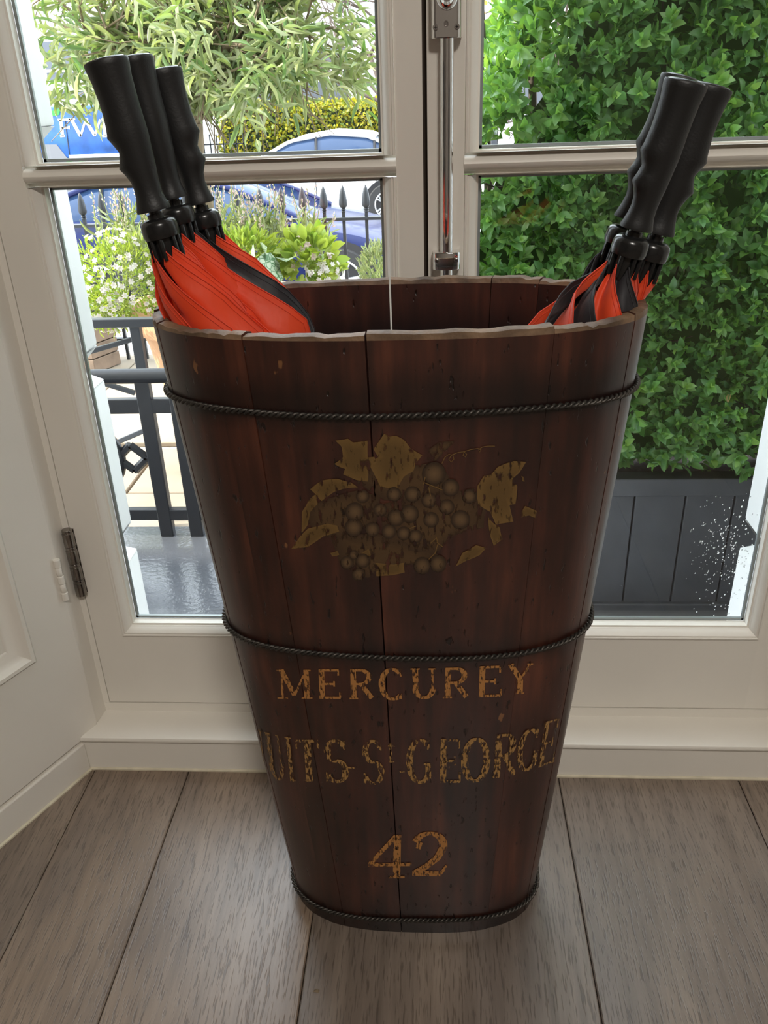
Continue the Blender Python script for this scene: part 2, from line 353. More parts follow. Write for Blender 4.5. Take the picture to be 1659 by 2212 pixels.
# panelled shutter folded against the left splay (and its twin on the right, outside the picture)
def shutter(mir, label):
    b = sp(0.18, -0.012)
    if mir: b = (-2*XM-b[0], b[1])
    t = empty('shutter', (b[0], b[1], 0.063), label, 'shutter')
    SA, SB, ZA, ZB = -0.0285, 0.40, 0.0635, 2.35
    ma, mb_, za, zb = 0.0415, 0.33, 0.2415, 2.15           # moulding outer edge
    st = MB()
    for a in ((SA, ma, ZA, ZB), (mb_, SB, ZA, ZB), (ma, mb_, ZA, za), (ma, mb_, zb, ZB)):
        splay_box(st, a[0], a[1], -0.024, 0.0005, a[2], a[3], mir)
    mk('frame', st, MT['cream'], t)
    pn = MB(); splay_box(pn, ma, mb_, -0.022, -0.013, za, zb, mir); mk('panel', pn, MT['cream'], t)
    mo = MB()
    mp = [(0.0, 0.0015), (0.003, 0.004), (0.008, 0.0035), (0.013, -0.002), (0.020, -0.008), (0.030, -0.0105), (0.033, -0.013)]
    rows = []
    for e, d in mp:
        loop = [(ma+e, za+e), (mb_-e, za+e), (mb_-e, zb-e), (ma+e, zb-e)]
        rr = []
        for s, z in loop:
            x, y = sp(s, d)
            if mir: x = -2*XM-x
            rr.append((x, y, z))
        rows.append(rr)
    mo.grid(rows, closev=True); mk('moulding', mo, MT['cream'], t, smooth=True)
    hg = MB()
    for k in range(5):
        z0 = 0.3060+k*0.0137; x, y = sp(-0.0265, 0.0035)
        if mir: x = -2*XM-x
        rad = 0.0042 if k % 2 else 0.0050
        hg.lathe([(rad*0.8, z0), (rad, z0+0.001), (rad, z0+0.0122), (rad*0.8, z0+0.0132)], 10, M=Matrix.Translation((x, y, 0)))
    h = mk('hinge', hg, MT['cream'], t, smooth=True); h['label'] = 'painted-over barrel hinge'
    return t
shutter(False, 'cream painted panelled shutter folded back left of the glass doors')
shutter(True, 'cream painted panelled shutter folded back right of the glass doors')

# ------------------------------------------------------------------ the pair of glazed doors
def door(name, xl, xr, bl, br, hinge_left):
    zb, zt, gz0, gz1, zm = 0.0885, 2.355, 0.2178, 2.26, 0.871
    dep = 0.030; y0, y1 = YD, YD+dep
    root = empty(name, ((xl+xr)/2, YD+dep/2, zb)); root['kind'] = 'structure'
    for nm, q in (('stile', (xl, bl, zb, zt)), ('stile', (br, xr, zb, zt)), ('bottom_rail', (bl, br, zb, gz0)), ('top_rail', (bl, br, gz1, zt))):
        mk(nm, MB().box(q[0], q[1], y0, y1, q[2], q[3]), MT['cream'], root)
    # panes: below the bar, above it, and the ones out of sight higher up
    bars = [zm, zm+0.66, zm+1.32]
    hb = 0.0115
    cells = [(gz0, zm-hb), (zm+hb, bars[1]-hb), (bars[1]+hb, gz1)]
    prof = [(0.0, -0.0005), (0.0008, -0.0032), (0.0030, -0.0036), (0.0040, -0.0020), (0.0060, -0.0022), (0.0095, 0.0005), (0.0120, 0.0055), (0.0140, 0.0075), (0.0140, 0.0090), (0.0165, 0.0100), (0.0165, 0.0235)]
    pane0 = None
    for ci, (c0, c1) in enumerate(cells):
        # the bars carry their own narrow moulding
        lo = 0 if ci == 0 else 1; hi = 1
        rows = []
        for e, d in prof:
            el = e; eb = e if lo == 0 else max(0, (e-0.0145)); et = max(0, (e-0.0145))
            rows.append([(bl+el, YD+d, c0+eb), (br-el, YD+d, c0+eb), (br-el, YD+d, c1-et), (bl+el, YD+d, c1-et)])
        m = MB().grid(rows, closev=True); mk('moulding', m, MT['cream'], root, smooth=True)
        e = 0.0168; ee = 0.0022; gb = c0+(e if lo == 0 else ee); gt = c1-ee
        p = mk('pane', MB().box(bl+e-0.003, br-e+0.003, YD+0.0255, YD+0.0295, gb-0.003, gt+0.003), MT['glass'], root)
        sr = MB(); y_a, y_b = YD+0.0240, YD+0.0285; t_ = 0.0036
        sr.box(bl+e, bl+e+t_, y_a, y_b, gb, gt); sr.box(br-e-t_, br-e, y_a, y_b, gb, gt); sr.box(bl+e, br-e, y_a, y_b, gb, gb+t_); sr.box(bl+e, br-e, y_a, y_b, gt-t_, gt)
        mk('glazing_seal', sr, MT['spacer'], root); p2 = p
        if ci == 0: pane0 = p2
    for zc in bars[:2]:
        pf = [(-hb, 0.0235), (-hb, 0.0080), (-0.0085, 0.0070), (-0.0075, 0.0030), (-0.0040, -0.0015), (0.0, -0.0030), (0.0040, -0.0015), (0.0075, 0.0030), (0.0085, 0.0070), (hb, 0.0080), (hb, 0.0235)]
        rows = [[(x, YD+d, zc+z) for z, d in pf] for x in (bl-0.0004, br+0.0004)]
        mk('glazing_bar', MB().grid(rows).add(rows[0], [tuple(range(11))]).add(rows[1], [tuple(range(11))[::-1]]), MT['cream'], root, smooth=True)
    return root, pane0
door1, _ = door('door_1', -0.5245, -0.0139, -0.4808, -0.0446, True)
door2, pane_r = door('door_2', -0.0088, 0.5115, 0.0328, 0.4680, False)
# rebate strip behind the meeting gap
mk('rebate', MB().box(-0.022, 0.0, YD+0.014, YD+0.029, 0.0885, 2.355), MT['gap'], door1)

# barrel hinge on the left stile
hx, hy = -0.5262, YD-0.0065
prev = None
for k in range(4):
    z0 = 0.2955+k*0.0277
    m = MB().lathe([(0.0070, z0), (0.0080, z0+0.001), (0.0080, z0+0.0215), (0.0070, z0+0.0222), (0.0074, z0+0.0228), (0.0074, z0+0.0262), (0.0068, z0+0.0272)], 16, M=Matrix.Translation((hx, hy, 0)))
    mk('hinge_knuckle', m, MT['steel'], door1, smooth=True)
mk('hinge_plate', MB().box(-0.5245, -0.519, YD-0.0014, YD+0.001, 0.297, 0.404), MT['steel'], door1)

# espagnolette bolt on the right door
yb = YD-0.011
case = MB()
cs = [(-0.0046, 0.0), (-0.0046, -0.012), (-0.0030, -0.0175), (0.0000, -0.0195), (0.0237, -0.0195), (0.0267, -0.0175), (0.0283, -0.012), (0.0283, 0.0)]
case.add([(x, YD+d, 0.9945) for x, d in cs]+[(x, YD+d, 1.0000) for x, d in cs]+[(x, YD+d, 1.16) for x, d in cs],
         [(i, (i+1) % 8, (i+1) % 8+8*(k+1)-8*k, i+8) for k in (0,) for i in range(8)]+[(i+8, (i+1) % 8+8, (i+1) % 8+16, i+16) for i in range(8)]+[tuple(range(8))[::-1], tuple(range(16, 24))])
lc = mk('lock_case', case, MT['chrome'], door2, bevel=0.0008)
for sx_, sz in ((0.0008, 1.0045), (0.0229, 1.0045)):
    s = MB().lathe([(0.0031, 0), (0.0031, 0.0008), (0.0023, 0.0014)], 14, M=Matrix.Translation((sx_, YD-0.0195, sz)) @ Matrix.Rotation(PI/2, 4, 'X'))
    s.box(sx_-0.0016, sx_+0.0016, YD-0.0213, YD-0.0207, sz-0.0003, sz+0.0003, 1); s.box(sx_-0.0003, sx_+0.0003, YD-0.0213, YD-0.0207, sz-0.0016, sz+0.0016, 1)
    mk('screw', s, [MT['screw'], MT['dark']], lc, smooth=True)
kh = MB().lathe([(0.0026, 0), (0.0026, 0.0009), (0.0016, 0.0009), (0.0014, 0.0002)], 14, M=Matrix.Translation((0.0118, YD-0.0195, 1.0075)) @ Matrix.Rotation(PI/2, 4, 'X'), sy=1.3)
mk('keyhole', kh, MT['screw'], lc, smooth=True)
knob = MB().lathe([(0.0105, 0), (0.0115, 0.002), (0.0105, 0.004), (0.0075, 0.0055), (0.0080, 0.009), (0.0060, 0.012), (0.0, 0.013)], 24, M=Matrix.Translation((0.0125, YD-0.0195, 1.0335)) @ Matrix.Rotation(PI/2, 4, 'X'), sy=1.25)
mk('knob', knob, MT['chrome'], door2, smooth=True)
rod = MB().tube([(0.0125, yb, 0.10), (0.0125, yb, 0.9945)], 0.0075, 24)
mk('bolt_rod', rod, MT['chrome'], door2, smooth=True)
for kz in (0.757, 0.25):
    kp = MB()
    fp = [(-0.0036, 0.0), (-0.0036, -0.014), (-0.001, -0.0185), (0.0125, -0.0205), (0.026, -0.0185), (0.0286, -0.014), (0.0286, 0.0)]
    kp.add([(x, YD+d, kz) for x, d in fp]+[(x, YD+d, kz+0.0205) for x, d in fp], [(i, (i+1) % 7, (i+1) % 7+7, i+7) for i in range(7)]+[tuple(range(7))[::-1], tuple(range(7, 14))])
    kp = mk('bolt_keeper', kp, MT['chrome'], door2, bevel=0.0012, seg=2, smooth=True)
    for sx_ in (0.0012, 0.0238):
        s = MB().lathe([(0.0026, 0), (0.0026, 0.0008), (0.0017, 0.0012)], 12, M=Matrix.Translation((sx_, YD-0.0188, kz+0.0115)) @ Matrix.Rotation(PI/2, 4, 'X'))
        s.box(sx_-0.0013, sx_+0.0013, YD-0.0203, YD-0.0199, kz+0.0112, kz+0.0118, 1); s.box(sx_-0.0003, sx_+0.0003, YD-0.0203, YD-0.0199, kz+0.0102, kz+0.0128, 1)
        mk('screw', s, [MT['screw'], MT['dark']], kp, smooth=True)

# rain drops clinging to the outside of the lower right pane
rng = random.Random(5)
dr = MB()
def drop(px, py, r, sx=1, sz=1):
    p = at(px, py, YD+0.0297); n = 7
    pr = [(r, 0), (r*0.8, r*0.35), (r*0.4, r*0.55), (r*0.02, r*0.6)]
    dr.lathe(pr, n, M=Matrix.Translation(tuple(p)) @ Matrix.Rotation(rng.uniform(-0.6, 0.6), 4, 'Y') @ Matrix.Rotation(-PI/2, 4, 'X'), sx=sx, sy=sz, capb=False)
for i in range(300):
    t = rng.random(); px = 1555+rng.gauss(10, 34); py = 1165+rng.gauss(0, 42)
    if rng.random() < 0.25: py += rng.uniform(0, 170); px -= rng.uniform(0, 40)
    if 1490 < px < 1640-max(0, (py-1170)*0.2) and py < 1335: drop(px, py, rng.uniform(0.0004, 0.0013), rng.uniform(0.8, 1.5), rng.uniform(0.8, 1.8))
for (px, py) in ((1345, 1190), (1343, 1218), (1342, 1265), (1405, 1240), (1430, 1165), (1483, 1250), (1515, 1215), (1340, 1235)): drop(px, py, 0.0009)
o = mk('rain_drops', dr, MT['water'], door2, smooth='all'); o['kind'] = 'stuff'; o['label'] = 'clear rain drops on the pane'

# ------------------------------------------------------------------ the wooden bucket
BX, BY, BH = -0.0318, 0.769, 0.775
A0, A1, B0, B1, BN = 0.1570, 0.2246, 0.0815, 0.1135, 2.7
def bprof(z):
    t = z/BH; g = t+0.10*t*(1-t)
    return A0+(A1-A0)*g, B0+(B1-B0)*g
def bsh(z): return -0.0042*min(max(z/BH, 0), 1)
def bpt(th, z, off=0.0):
    a, b = bprof(z); c, s = math.cos(th), math.sin(th)
    return (BX+bsh(z)+(a+off)*math.copysign(abs(c)**(2/BN), c), BY+(b+off)*math.copysign(abs(s)**(2/BN), s), z)
def bF(p):
    a, b = bprof(min(max(p[2], 0), BH)); return (abs(p[0]-BX-bsh(p[2]))/a)**BN+(abs(p[1]-BY)/b)**BN-1
def on_bucket(px, py, off=0.0007):
    d = ray(px, py); o = np.array([0, 0, H0]); d = d/np.linalg.norm(d); t0 = 0.2; f0 = bF(o+d*t0); t = t0
    while t < 1.6:
        t += 0.004; f1 = bF(o+d*t)
        if f1 < 0: break
    lo, hi = t-0.004, t
    for _ in range(22):
        m = (lo+hi)/2
        if bF(o+d*m) < 0: hi = m
        else: lo = m
    p = o+d*lo; e = 1e-4
    g = np.array([bF(p+np.eye(3)[i]*e)-bF(p-np.eye(3)[i]*e) for i in range(3)]); g /= np.linalg.norm(g)
    return p+g*off
def th_of_x(x, z, back=False):
    a, b = bprof(z); c = math.copysign((min(1, abs(x-BX-bsh(z))/a))**(BN/2), x-BX-bsh(z)); th = math.acos(c)
    return th if back else -th

def woodmat():
    m, nt, b = newmat('varnished_old_wood'); L = nt.links
    mp = coords(nt, (34, 34, 2.2), 'Object', rnd=True); no = N(nt, 'ShaderNodeTexNoise'); no.inputs['Scale'].default_value = 2.0; no.inputs['Detail'].default_value = 7; no.inputs['Roughness'].default_value = 0.6
    L.new(mp.outputs[0], no.inputs['Vector'])
    r = rampnode(nt, [(0.30, (0.024, 0.0075, 0.005)), (0.52, (0.052, 0.0145, 0.0085)), (0.72, (0.098, 0.029, 0.015))]); L.new(no.outputs['Fac'], r.inputs[0])
    mp2 = coords(nt, (7, 7, 3.2), rnd=True); n2 = N(nt, 'ShaderNodeTexNoise'); n2.inputs['Scale'].default_value = 2.4; n2.inputs['Detail'].default_value = 4; L.new(mp2.outputs[0], n2.inputs['Vector'])
    r2 = rampnode(nt, [(0.36, (0.45, 0.42, 0.42)), (0.62, (1.15, 1.1, 1.0))]); L.new(n2.outputs['Fac'], r2.inputs[0])
    mu = N(nt, 'ShaderNodeMixRGB', blend_type='MULTIPLY'); mu.inputs[0].default_value = 0.85; L.new(r.outputs[0], mu.inputs[1]); L.new(r2.outputs[0], mu.inputs[2])
    # blackened bands left by the hoops, and the grimy foot
    ge = N(nt, 'ShaderNodeNewGeometry'); sx = N(nt, 'ShaderNodeSeparateXYZ'); L.new(ge.outputs['Position'], sx.inputs[0])
    n3 = N(nt, 'ShaderNodeTexNoise'); n3.inputs['Scale'].default_value = 9; L.new(ge.outputs['Position'], n3.inputs['Vector'])
    ma = N(nt, 'ShaderNodeMath', operation='MULTIPLY_ADD'); ma.inputs[1].default_value = 0.03; L.new(n3.outputs['Fac'], ma.inputs[0]); L.new(sx.outputs['Z'], ma.inputs[2])
    dv = N(nt, 'ShaderNodeMath', operation='DIVIDE'); dv.inputs[1].default_value = 0.85; L.new(ma.outputs[0], dv.inputs[0])
    k = 0.3; h1, h2 = [(z+0.015)/0.85 for z in HZ[:2]]
    st = [(0.0, (k, k, k)), (0.035, (k, k, k)), (0.10, (1, 1, 1)), (h2-0.03, (1, 1, 1)), (h2-0.004, (0.35, 0.33, 0.33)), (h2+0.012, (0.55, 0.5, 0.5)), (h2+0.03, (1, 1, 1)), (h1-0.028, (1, 1, 1)), (h1-0.004, (0.30, 0.28, 0.28)), (h1+0.022, (0.34, 0.31, 0.31)), (h1+0.055, (1, 1, 1))]
    r3 = rampnode(nt, st); L.new(dv.outputs[0], r3.inputs[0])
    m3 = N(nt, 'ShaderNodeMixRGB', blend_type='MULTIPLY'); m3.inputs[0].default_value = 1; L.new(mu.outputs[0], m3.inputs[1]); L.new(r3.outputs[0], m3.inputs[2])
    # small pale chips
    mp4 = coords(nt, (60, 60, 26), rnd=True); n4 = N(nt, 'ShaderNodeTexNoise'); n4.inputs['Scale'].default_value = 1.0; n4.inputs['Detail'].default_value = 3; L.new(mp4.outputs[0], n4.inputs['Vector'])
    r4 = rampnode(nt, [(0.735, (0, 0, 0)), (0.755, (1, 1, 1))]); L.new(n4.outputs['Fac'], r4.inputs[0])
    m4 = N(nt, 'ShaderNodeMixRGB', blend_type='MIX'); L.new(r4.outputs[0], m4.inputs[0]); L.new(m3.outputs[0], m4.inputs[1]); m4.inputs[2].default_value = (0.20, 0.085, 0.03, 1)
    b.inputs['Roughness'].default_value = 0.42; b.inputs['Specular IOR Level'].default_value = 0.6; b.inputs['Coat Weight'].default_value = 0.35; b.inputs['Coat Roughness'].default_value = 0.28
    # worm holes and gouges, grain relief
    mp5 = coords(nt, (190, 190, 60), rnd=True); n5 = N(nt, 'ShaderNodeTexNoise'); n5.inputs['Scale'].default_value = 1.0; n5.inputs['Detail'].default_value = 2; L.new(mp5.outputs[0], n5.inputs['Vector'])
    r5 = rampnode(nt, [(0.27, (0, 0, 0)), (0.33, (1, 1, 1))]); L.new(n5.outputs['Fac'], r5.inputs[0])
    m6 = N(nt, 'ShaderNodeMixRGB', blend_type='MULTIPLY'); m6.inputs[0].default_value = 0.75; L.new(m4.outputs[0], m6.inputs[1]); L.new(r5.outputs[0], m6.inputs[2]); L.new(m6.outputs[0], b.inputs['Base Color'])
    ad = N(nt, 'ShaderNodeMath', operation='MULTIPLY_ADD'); ad.inputs[1].default_value = 0.25; L.new(no.outputs['Fac'], ad.inputs[0]); L.new(r5.outputs[0], ad.inputs[2])
    bu = N(nt, 'ShaderNodeBump'); bu.inputs['Strength'].default_value = 0.6; bu.inputs['Distance'].default_value = 0.0016; L.new(ad.outputs[0], bu.inputs['Height']); L.new(bu.outputs[0], b.inputs['Normal'])
    return m
HZ = [on_bucket(*q)[2] for q in ((800, 895), (830, 1418), (850, 1984))]
MT['wood'] = woodmat()
MT['rim'] = simple('worn_bare_rim', (0.17, 0.105, 0.06), 0.6, var=0.55, vscale=40, bump=0.6, bscale=120)
MT['wire'] = simple('twisted_iron_wire', (0.065, 0.058, 0.050), 0.45, metal=0.7, var=0.3, vscale=50)

bucket = empty('wooden_bucket', (BX, BY, 0), 'tall tapered dark wooden bucket with grapes and lettering painted on it', 'bucket')
fx = [onz(px, 716, BH)[0]*1.0 for px in (445, 790, 1205)]
seam = [th_of_x(x, BH) for x in fx]
bx_ = [onz(px, 602, BH)[0] for px in (575, 840, 1075, 1185)]
seamb = [th_of_x(x, BH, True) for x in bx_]
allth = sorted([-PI+0.10, -PI+0.42, seam[0], (seam[0]+seam[1])/2-0.12, seam[1], seam[2], -0.50, -0.16]+[0.22, seamb[3], seamb[2], seamb[1], seamb[0], PI-0.55, PI-0.20])
WT = 0.013
rr = random.Random(11)
for i in range(len(allth)):
    t0 = allth[i]; t1 = allth[(i+1) % len(allth)]
    if t1 < t0: t1 += 2*PI
    nth = max(6, int((t1-t0)/0.035)); nz = 16
    off = rr.uniform(-0.0005, 0.0005); dz = rr.uniform(-0.0018, 0.0012); g = 0.0022
    if i == (len(allth)): g = 0.002
    ths = [t0+g+(t1-t0-2*g)*k/nth for k in range(nth+1)]
    zs = [0.0]+[BH*k/nz for k in range(1, nz)]+[BH-0.006]
    P = []
    for th in ths:
        zt = BH+dz+0.0006*math.sin(th*7+i*2.1)+0.0005*math.sin(th*31+2*i)+rr.uniform(-.0004, .0004)-(0.0022*rr.random() if rr.random() < 0.10 else 0)
        row = [bpt(th, z, off) for z in zs]
        q = bpt(th, BH, off); row += [(q[0]*0.996+BX*0.004, q[1]*0.996+BY*0.004, zt-0.0012)]
        q2 = bpt(th, BH, off-WT*0.5); row += [(q2[0], q2[1], zt+0.0004)]
        q3 = bpt(th, BH, off-WT+0.001); row += [(q3[0], q3[1], zt-0.0012)]
        row += [bpt(th, z, off-WT) for z in zs[::-1]]
        P.append(row)
    mb = MB(); nv = len(P[0]); k0 = len(zs)-1
    P = np.array(P)
    mb.grid(P[:, :k0+1]); mb.grid(P[:, k0:k0+5], 1); mb.grid(P[:, k0+4:])
    mb.grid(np.stack([P[:, -1], P[:, 0]], 1))
    mb.add(P[0], [tuple(range(nv))]); mb.add(P[-1], [tuple(range(nv))[::-1]])
    mk('stave', mb, [MT['wood'], MT['rim']], bucket, smooth=True)
inner = MB().prism([bpt(2*PI*k/64, 0.03, -0.012)[:2] for k in range(64)], 0.012, 0.026)
mk('base_board', inner, MT['wood'], bucket)
# twisted wire hoops
def hoop(z, rad=0.0016, tw=0.0015, turns=120, tilt=0.0):
    ring = []
    K = 1600; ths = np.linspace(0, 2*PI, 4000, endpoint=False)
    pts = np.array([bpt(t, z, 0.0024) for t in ths]); seg = np.linalg.norm(np.roll(pts, -1, 0)-pts, axis=1); cum = np.concatenate([[0], np.cumsum(seg)])
    tot = cum[-1]; mb = MB(); K = 900; nt_ = int(tot/0.0115)
    for ph in (0, PI):
        out = []
        for k in range(K):
            s = tot*k/K; j = np.searchsorted(cum, s)-1; j = max(0, min(j, len(ths)-1)); p = pts[j]; a = 2*PI*nt_*k/K+ph
            n = np.array([p[0]-BX, (p[1]-BY)*2.2, 0]); n /= np.linalg.norm(n)
            out.append(tuple(p+n*math.cos(a)*tw+np.array([0, 0, math.sin(a)*tw+0.0015*math.sin(s*21)+tilt*(p[0]-BX)])))
        mb.tube(out, rad, 6, closed=True)
    return mk('wire_hoop', mb, MT['wire'], bucket, smooth='all')
for hz_ in HZ: hoop(hz_)

# painted lettering and fruit, thin worn paint on the staves
def paintmat(name, wear=0.5, rough=0.5, sc=1.0):
    m, nt, b = newmat(name); L = nt.links
    at_ = N(nt, 'ShaderNodeAttribute'); at_.attribute_name = 'paint'; at_.attribute_type = 'GEOMETRY'
    L.new(at_.outputs['Color'], b.inputs['Base Color']); b.inputs['Roughness'].default_value = rough
    ge = N(nt, 'ShaderNodeNewGeometry'); mp = N(nt, 'ShaderNodeMapping'); mp.inputs['Scale'].default_value = (420*sc, 420*sc, 150*sc); L.new(ge.outputs['Position'], mp.inputs[0])
    no = N(nt, 'ShaderNodeTexNoise'); no.inputs['Scale'].default_value = 1.0; no.inputs['Detail'].default_value = 5; L.new(mp.outputs[0], no.inputs['Vector'])
    ad = N(nt, 'ShaderNodeMath', operation='ADD'); L.new(no.outputs['Fac'], ad.inputs[0]); L.new(at_.outputs['Alpha'], ad.inputs[1])
    r = rampnode(nt, [(0.0, (0, 0, 0)), (1.0, (1, 1, 1))]); r.color_ramp.elements[0].position = 0.46; r.color_ramp.elements[1].position = 0.56
    mr = N(nt, 'ShaderNodeMapRange'); mr.inputs['From Min'].default_value = 1.0+wear-0.06; mr.inputs['From Max'].default_value = 1.0+wear+0.05; L.new(ad.outputs[0], mr.inputs['Value'])
    tr = N(nt, 'ShaderNodeBsdfTransparent'); mx = N(nt, 'ShaderNodeMixShader'); L.new(mr.outputs[0], mx.inputs[0]); L.new(tr.outputs[0], mx.inputs[1]); L.new(b.outputs[0], mx.inputs[2])
    L.new(mx.outputs[0], nt.nodes['Material Output'].inputs[0]); nt.nodes.remove(r); return m
MT['paint'] = paintmat('worn_gold_paint', 0.45)
MT['paint2'] = paintmat('faded_gold_paint', 0.495)
MT['fruit'] = paintmat('worn_fruit_paint', 0.40, 0.5, 0.55)

def surf_obj(name, polys, mat, off=0.0008, sub=True):
    # polys: list of (pixel outline as strip pairs or fan, colour); each vertex is laid on the bucket wall
    V, F, C = [], [], []
    for pts, faces, cols in polys:
        b = len(V)
        for q in pts: V.append(on_bucket(q[0], q[1], off+(q[2] if len(q) > 2 else 0)))
        F += [tuple(i+b for i in f) for f in faces]; C += cols
    me, c = finish_mesh(name, V, F, mat, recalc=False)
    ca = me.attributes.new('paint', 'FLOAT_COLOR', 'POINT'); ca.data.foreach_set('color', np.array(C, float).ravel())
    o = bpy.data.objects.new(name, me); COL.objects.link(o); o.location = c; WM[o.name] = Matrix.Translation(c); setp(o, bucket); return o
def arc(cx, cy, rx, ry, a0, a1, n=14): return [(cx+rx*math.cos(math.radians(a0+(a1-a0)*k/n)), cy+ry*math.sin(math.radians(a0+(a1-a0)*k/n))) for k in range(n+1)]
TK, TN = 0.19, 0.075
def seg(p, q, w, n=5): return ([(p[0]+(q[0]-p[0])*k/n, p[1]+(q[1]-p[1])*k/n) for k in range(n+1)], [w]*(n+1))
def bow(pts, horiz=True):
    ws = []
    for i in range(len(pts)):
        a = pts[max(0, i-1)]; b = pts[min(len(pts)-1, i+1)]; dx, dy = b[0]-a[0], b[1]-a[1]; l = math.hypot(dx, dy)+1e-9
        ws.append(TN+(TK-TN)*abs(dy)/l)
    return (pts, ws)
def serif(x, y, w=0.17): return seg((x-w, y), (x+w, y), 0.05, 2)
GL = {
 'M': [seg((.12, 0), (.12, 1), TN), seg((.1, 1), (.5, .12), TK*.9), seg((.5, .12), (.88, 1), TN), seg((.88, 1), (.88, 0), TK), serif(.12, .02), serif(.88, .02), serif(.06, .98, .1), serif(.92, .98, .1)],
 'E': [seg((.2, 0), (.2, 1), TK), seg((.1, .97), (.9, .97), TN), seg((.2, .5), (.7, .5), TN), seg((.1, .03), (.95, .03), TN), seg((.88, .97), (.88, .78), .06), seg((.93, .03), (.93, .24), .06), seg((.7, .4), (.7, .6), .06)],
 'R': [seg((.2, 0), (.2, 1), TK), bow([(.1, .97), (.5, .97)]+arc(.5, .74, .32, .23, 90, -90)+[(.2, .51)]), seg((.5, .5), (.92, .03), TK*.85), serif(.2, .02)],
 'C': [bow(arc(.55, .5, .42, .47, 50, 310, 22)), seg((.86, .97), (.86, .74), .06), seg((.86, .03), (.86, .2), .05)],
 'U': [seg((.2, 1), (.2, .32), TK), bow(arc(.5, .34, .32, .31, 180, 360, 14)), seg((.82, .32), (.82, 1), TN), serif(.2, .98), serif(.82, .98, .13)],
 'Y': [seg((.08, 1), (.5, .48), TK*.9), seg((.92, 1), (.5, .48), TN), seg((.5, .5), (.5, 0), TK), serif(.5, .02), serif(.1, .98, .12), serif(.9, .98, .12)],
 'I': [seg((.5, 0), (.5, 1), TK*1.2), serif(.5, .02, .3), serif(.5, .98, .3)],
 'N': [seg((.14, 0), (.14, 1), TN), seg((.12, 1), (.86, 0), TK), seg((.86, 0), (.86, 1), TN), serif(.14, .02), serif(.86, .98)],
 'T': [seg((.5, 0), (.5, 1), TK), seg((.05, .97), (.95, .97), TN), seg((.07, .97), (.07, .78), .06), seg((.93, .97), (.93, .78), .06), serif(.5, .02, .2)],
 'S': [bow(arc(.5, .74, .33, .23, 25, 180, 10)+arc(.5, .74, .33, .24, 190, 262, 5)+arc(.5, .26, .36, .25, 82, 0, 6)+arc(.5, .26, .36, .23, -8, -160, 10)), seg((.83, .97), (.83, .76), .06), seg((.13, .03), (.13, .26), .06)],
 'G': [bow(arc(.52, .5, .42, .47, 52, 325, 22)), seg((.84, .12), (.84, .44), TK*.8), serif(.82, .44, .17), seg((.84, .97), (.84, .76), .06)],
 'O': [bow(arc(.5, .5, .42, .47, 0, 360, 28))],
 '4': [seg((.66, 0), (.66, 1), TK*.9), seg((.62, .97), (.06, .32), TN*1.3), seg((.04, .31), (.98, .31), TN), seg((.48, .02), (.84, .02), .05)],
 '2': [bow(arc(.5, .70, .36, .27, 165, -20, 14)+[(.72, .42), (.45, .22), (.12, .06)]), seg((.08, .06), (.80, .04), TK*.6), seg((.80, .04), (.96, .22), .07), seg((.17, .72), (.30, .68), .16, 3)],
 't': [seg((.3, 0), (.3, 1), .2), seg((.0, .85), (.75, .85), .12), seg((.3, .05), (.7, .05), .1)],
 '-': [seg((0, .5), (1, .5), .6, 2)],
}
def glyph(ch, q, col, seed, thick=1.0):
    # q: four pixel corners TL, TR, BR, BL
    out = []; tl, tr, br, bl = [np.array(p, float) for p in q]
    wpx = np.linalg.norm(tr-tl); hpx = np.linalg.norm(bl-tl)
    def mapp(x, y): return tuple((tl*(1-x)+tr*x)*y+(bl*(1-x)+br*x)*(1-y))
    for pts, ws in GL[ch]:
        L_, R_ = [], []
        for i, p in enumerate(pts):
            a = pts[max(0, i-1)]; b = pts[min(len(pts)-1, i+1)]; dx, dy = (b[0]-a[0])*wpx, (b[1]-a[1])*hpx; l = math.hypot(dx, dy)+1e-9
            nx, ny = -dy/l, dx/l; hw = ws[i]*thick*min(hpx, wpx*1.25)/2
            L_.append(mapp(p[0]+nx*hw/wpx, p[1]+ny*hw/hpx)); R_.append(mapp(p[0]-nx*hw/wpx, p[1]-ny*hw/hpx))
        n = len(pts); P = L_+R_
        out.append((P, [(i, i+1, n+i+1, n+i) for i in range(n-1)], [(*col, 1.0)]*(2*n)))
    return out
def quad(x0, x1, y0, y1, sk=0.0, sh=0.0): return [(x0, y0), (x1, y0-sh), (x1-sk, y1-sh), (x0-sk, y1)]
GOLD = (0.42, 0.19, 0.055)
def letter(ch, q, col, mat, thick=1.0): surf_obj('painted_letter', glyph(ch, q, col, 0, thick), mat)
for ch, x0, x1, y0, y1, sh in (('M', 601, 670, 1446, 1508, 0), ('E', 684, 737, 1445, 1508, 0), ('R', 752, 806, 1445, 1509, 0), ('C', 816, 873, 1443, 1511, 0), ('U', 885, 944, 1443, 1508, 0), ('R', 957, 1014, 1442, 1507, 1), ('E', 1031, 1087, 1439, 1505, 2), ('Y', 1099, 1150, 1435, 1499, 3)):
    letter(ch, quad(x0, x1, y0, y1, 2 if x0 > 900 else -2, sh), GOLD, MT['paint'])
for ch, x0, x1, y0, y1 in (('4', 794, 892, 1803, 1896), ('2', 886, 970, 1797, 1891)):
    letter(ch, quad(x0, x1, y0, y1, 2, 1), GOLD, MT['paint'])
G2 = (0.36, 0.20, 0.065)
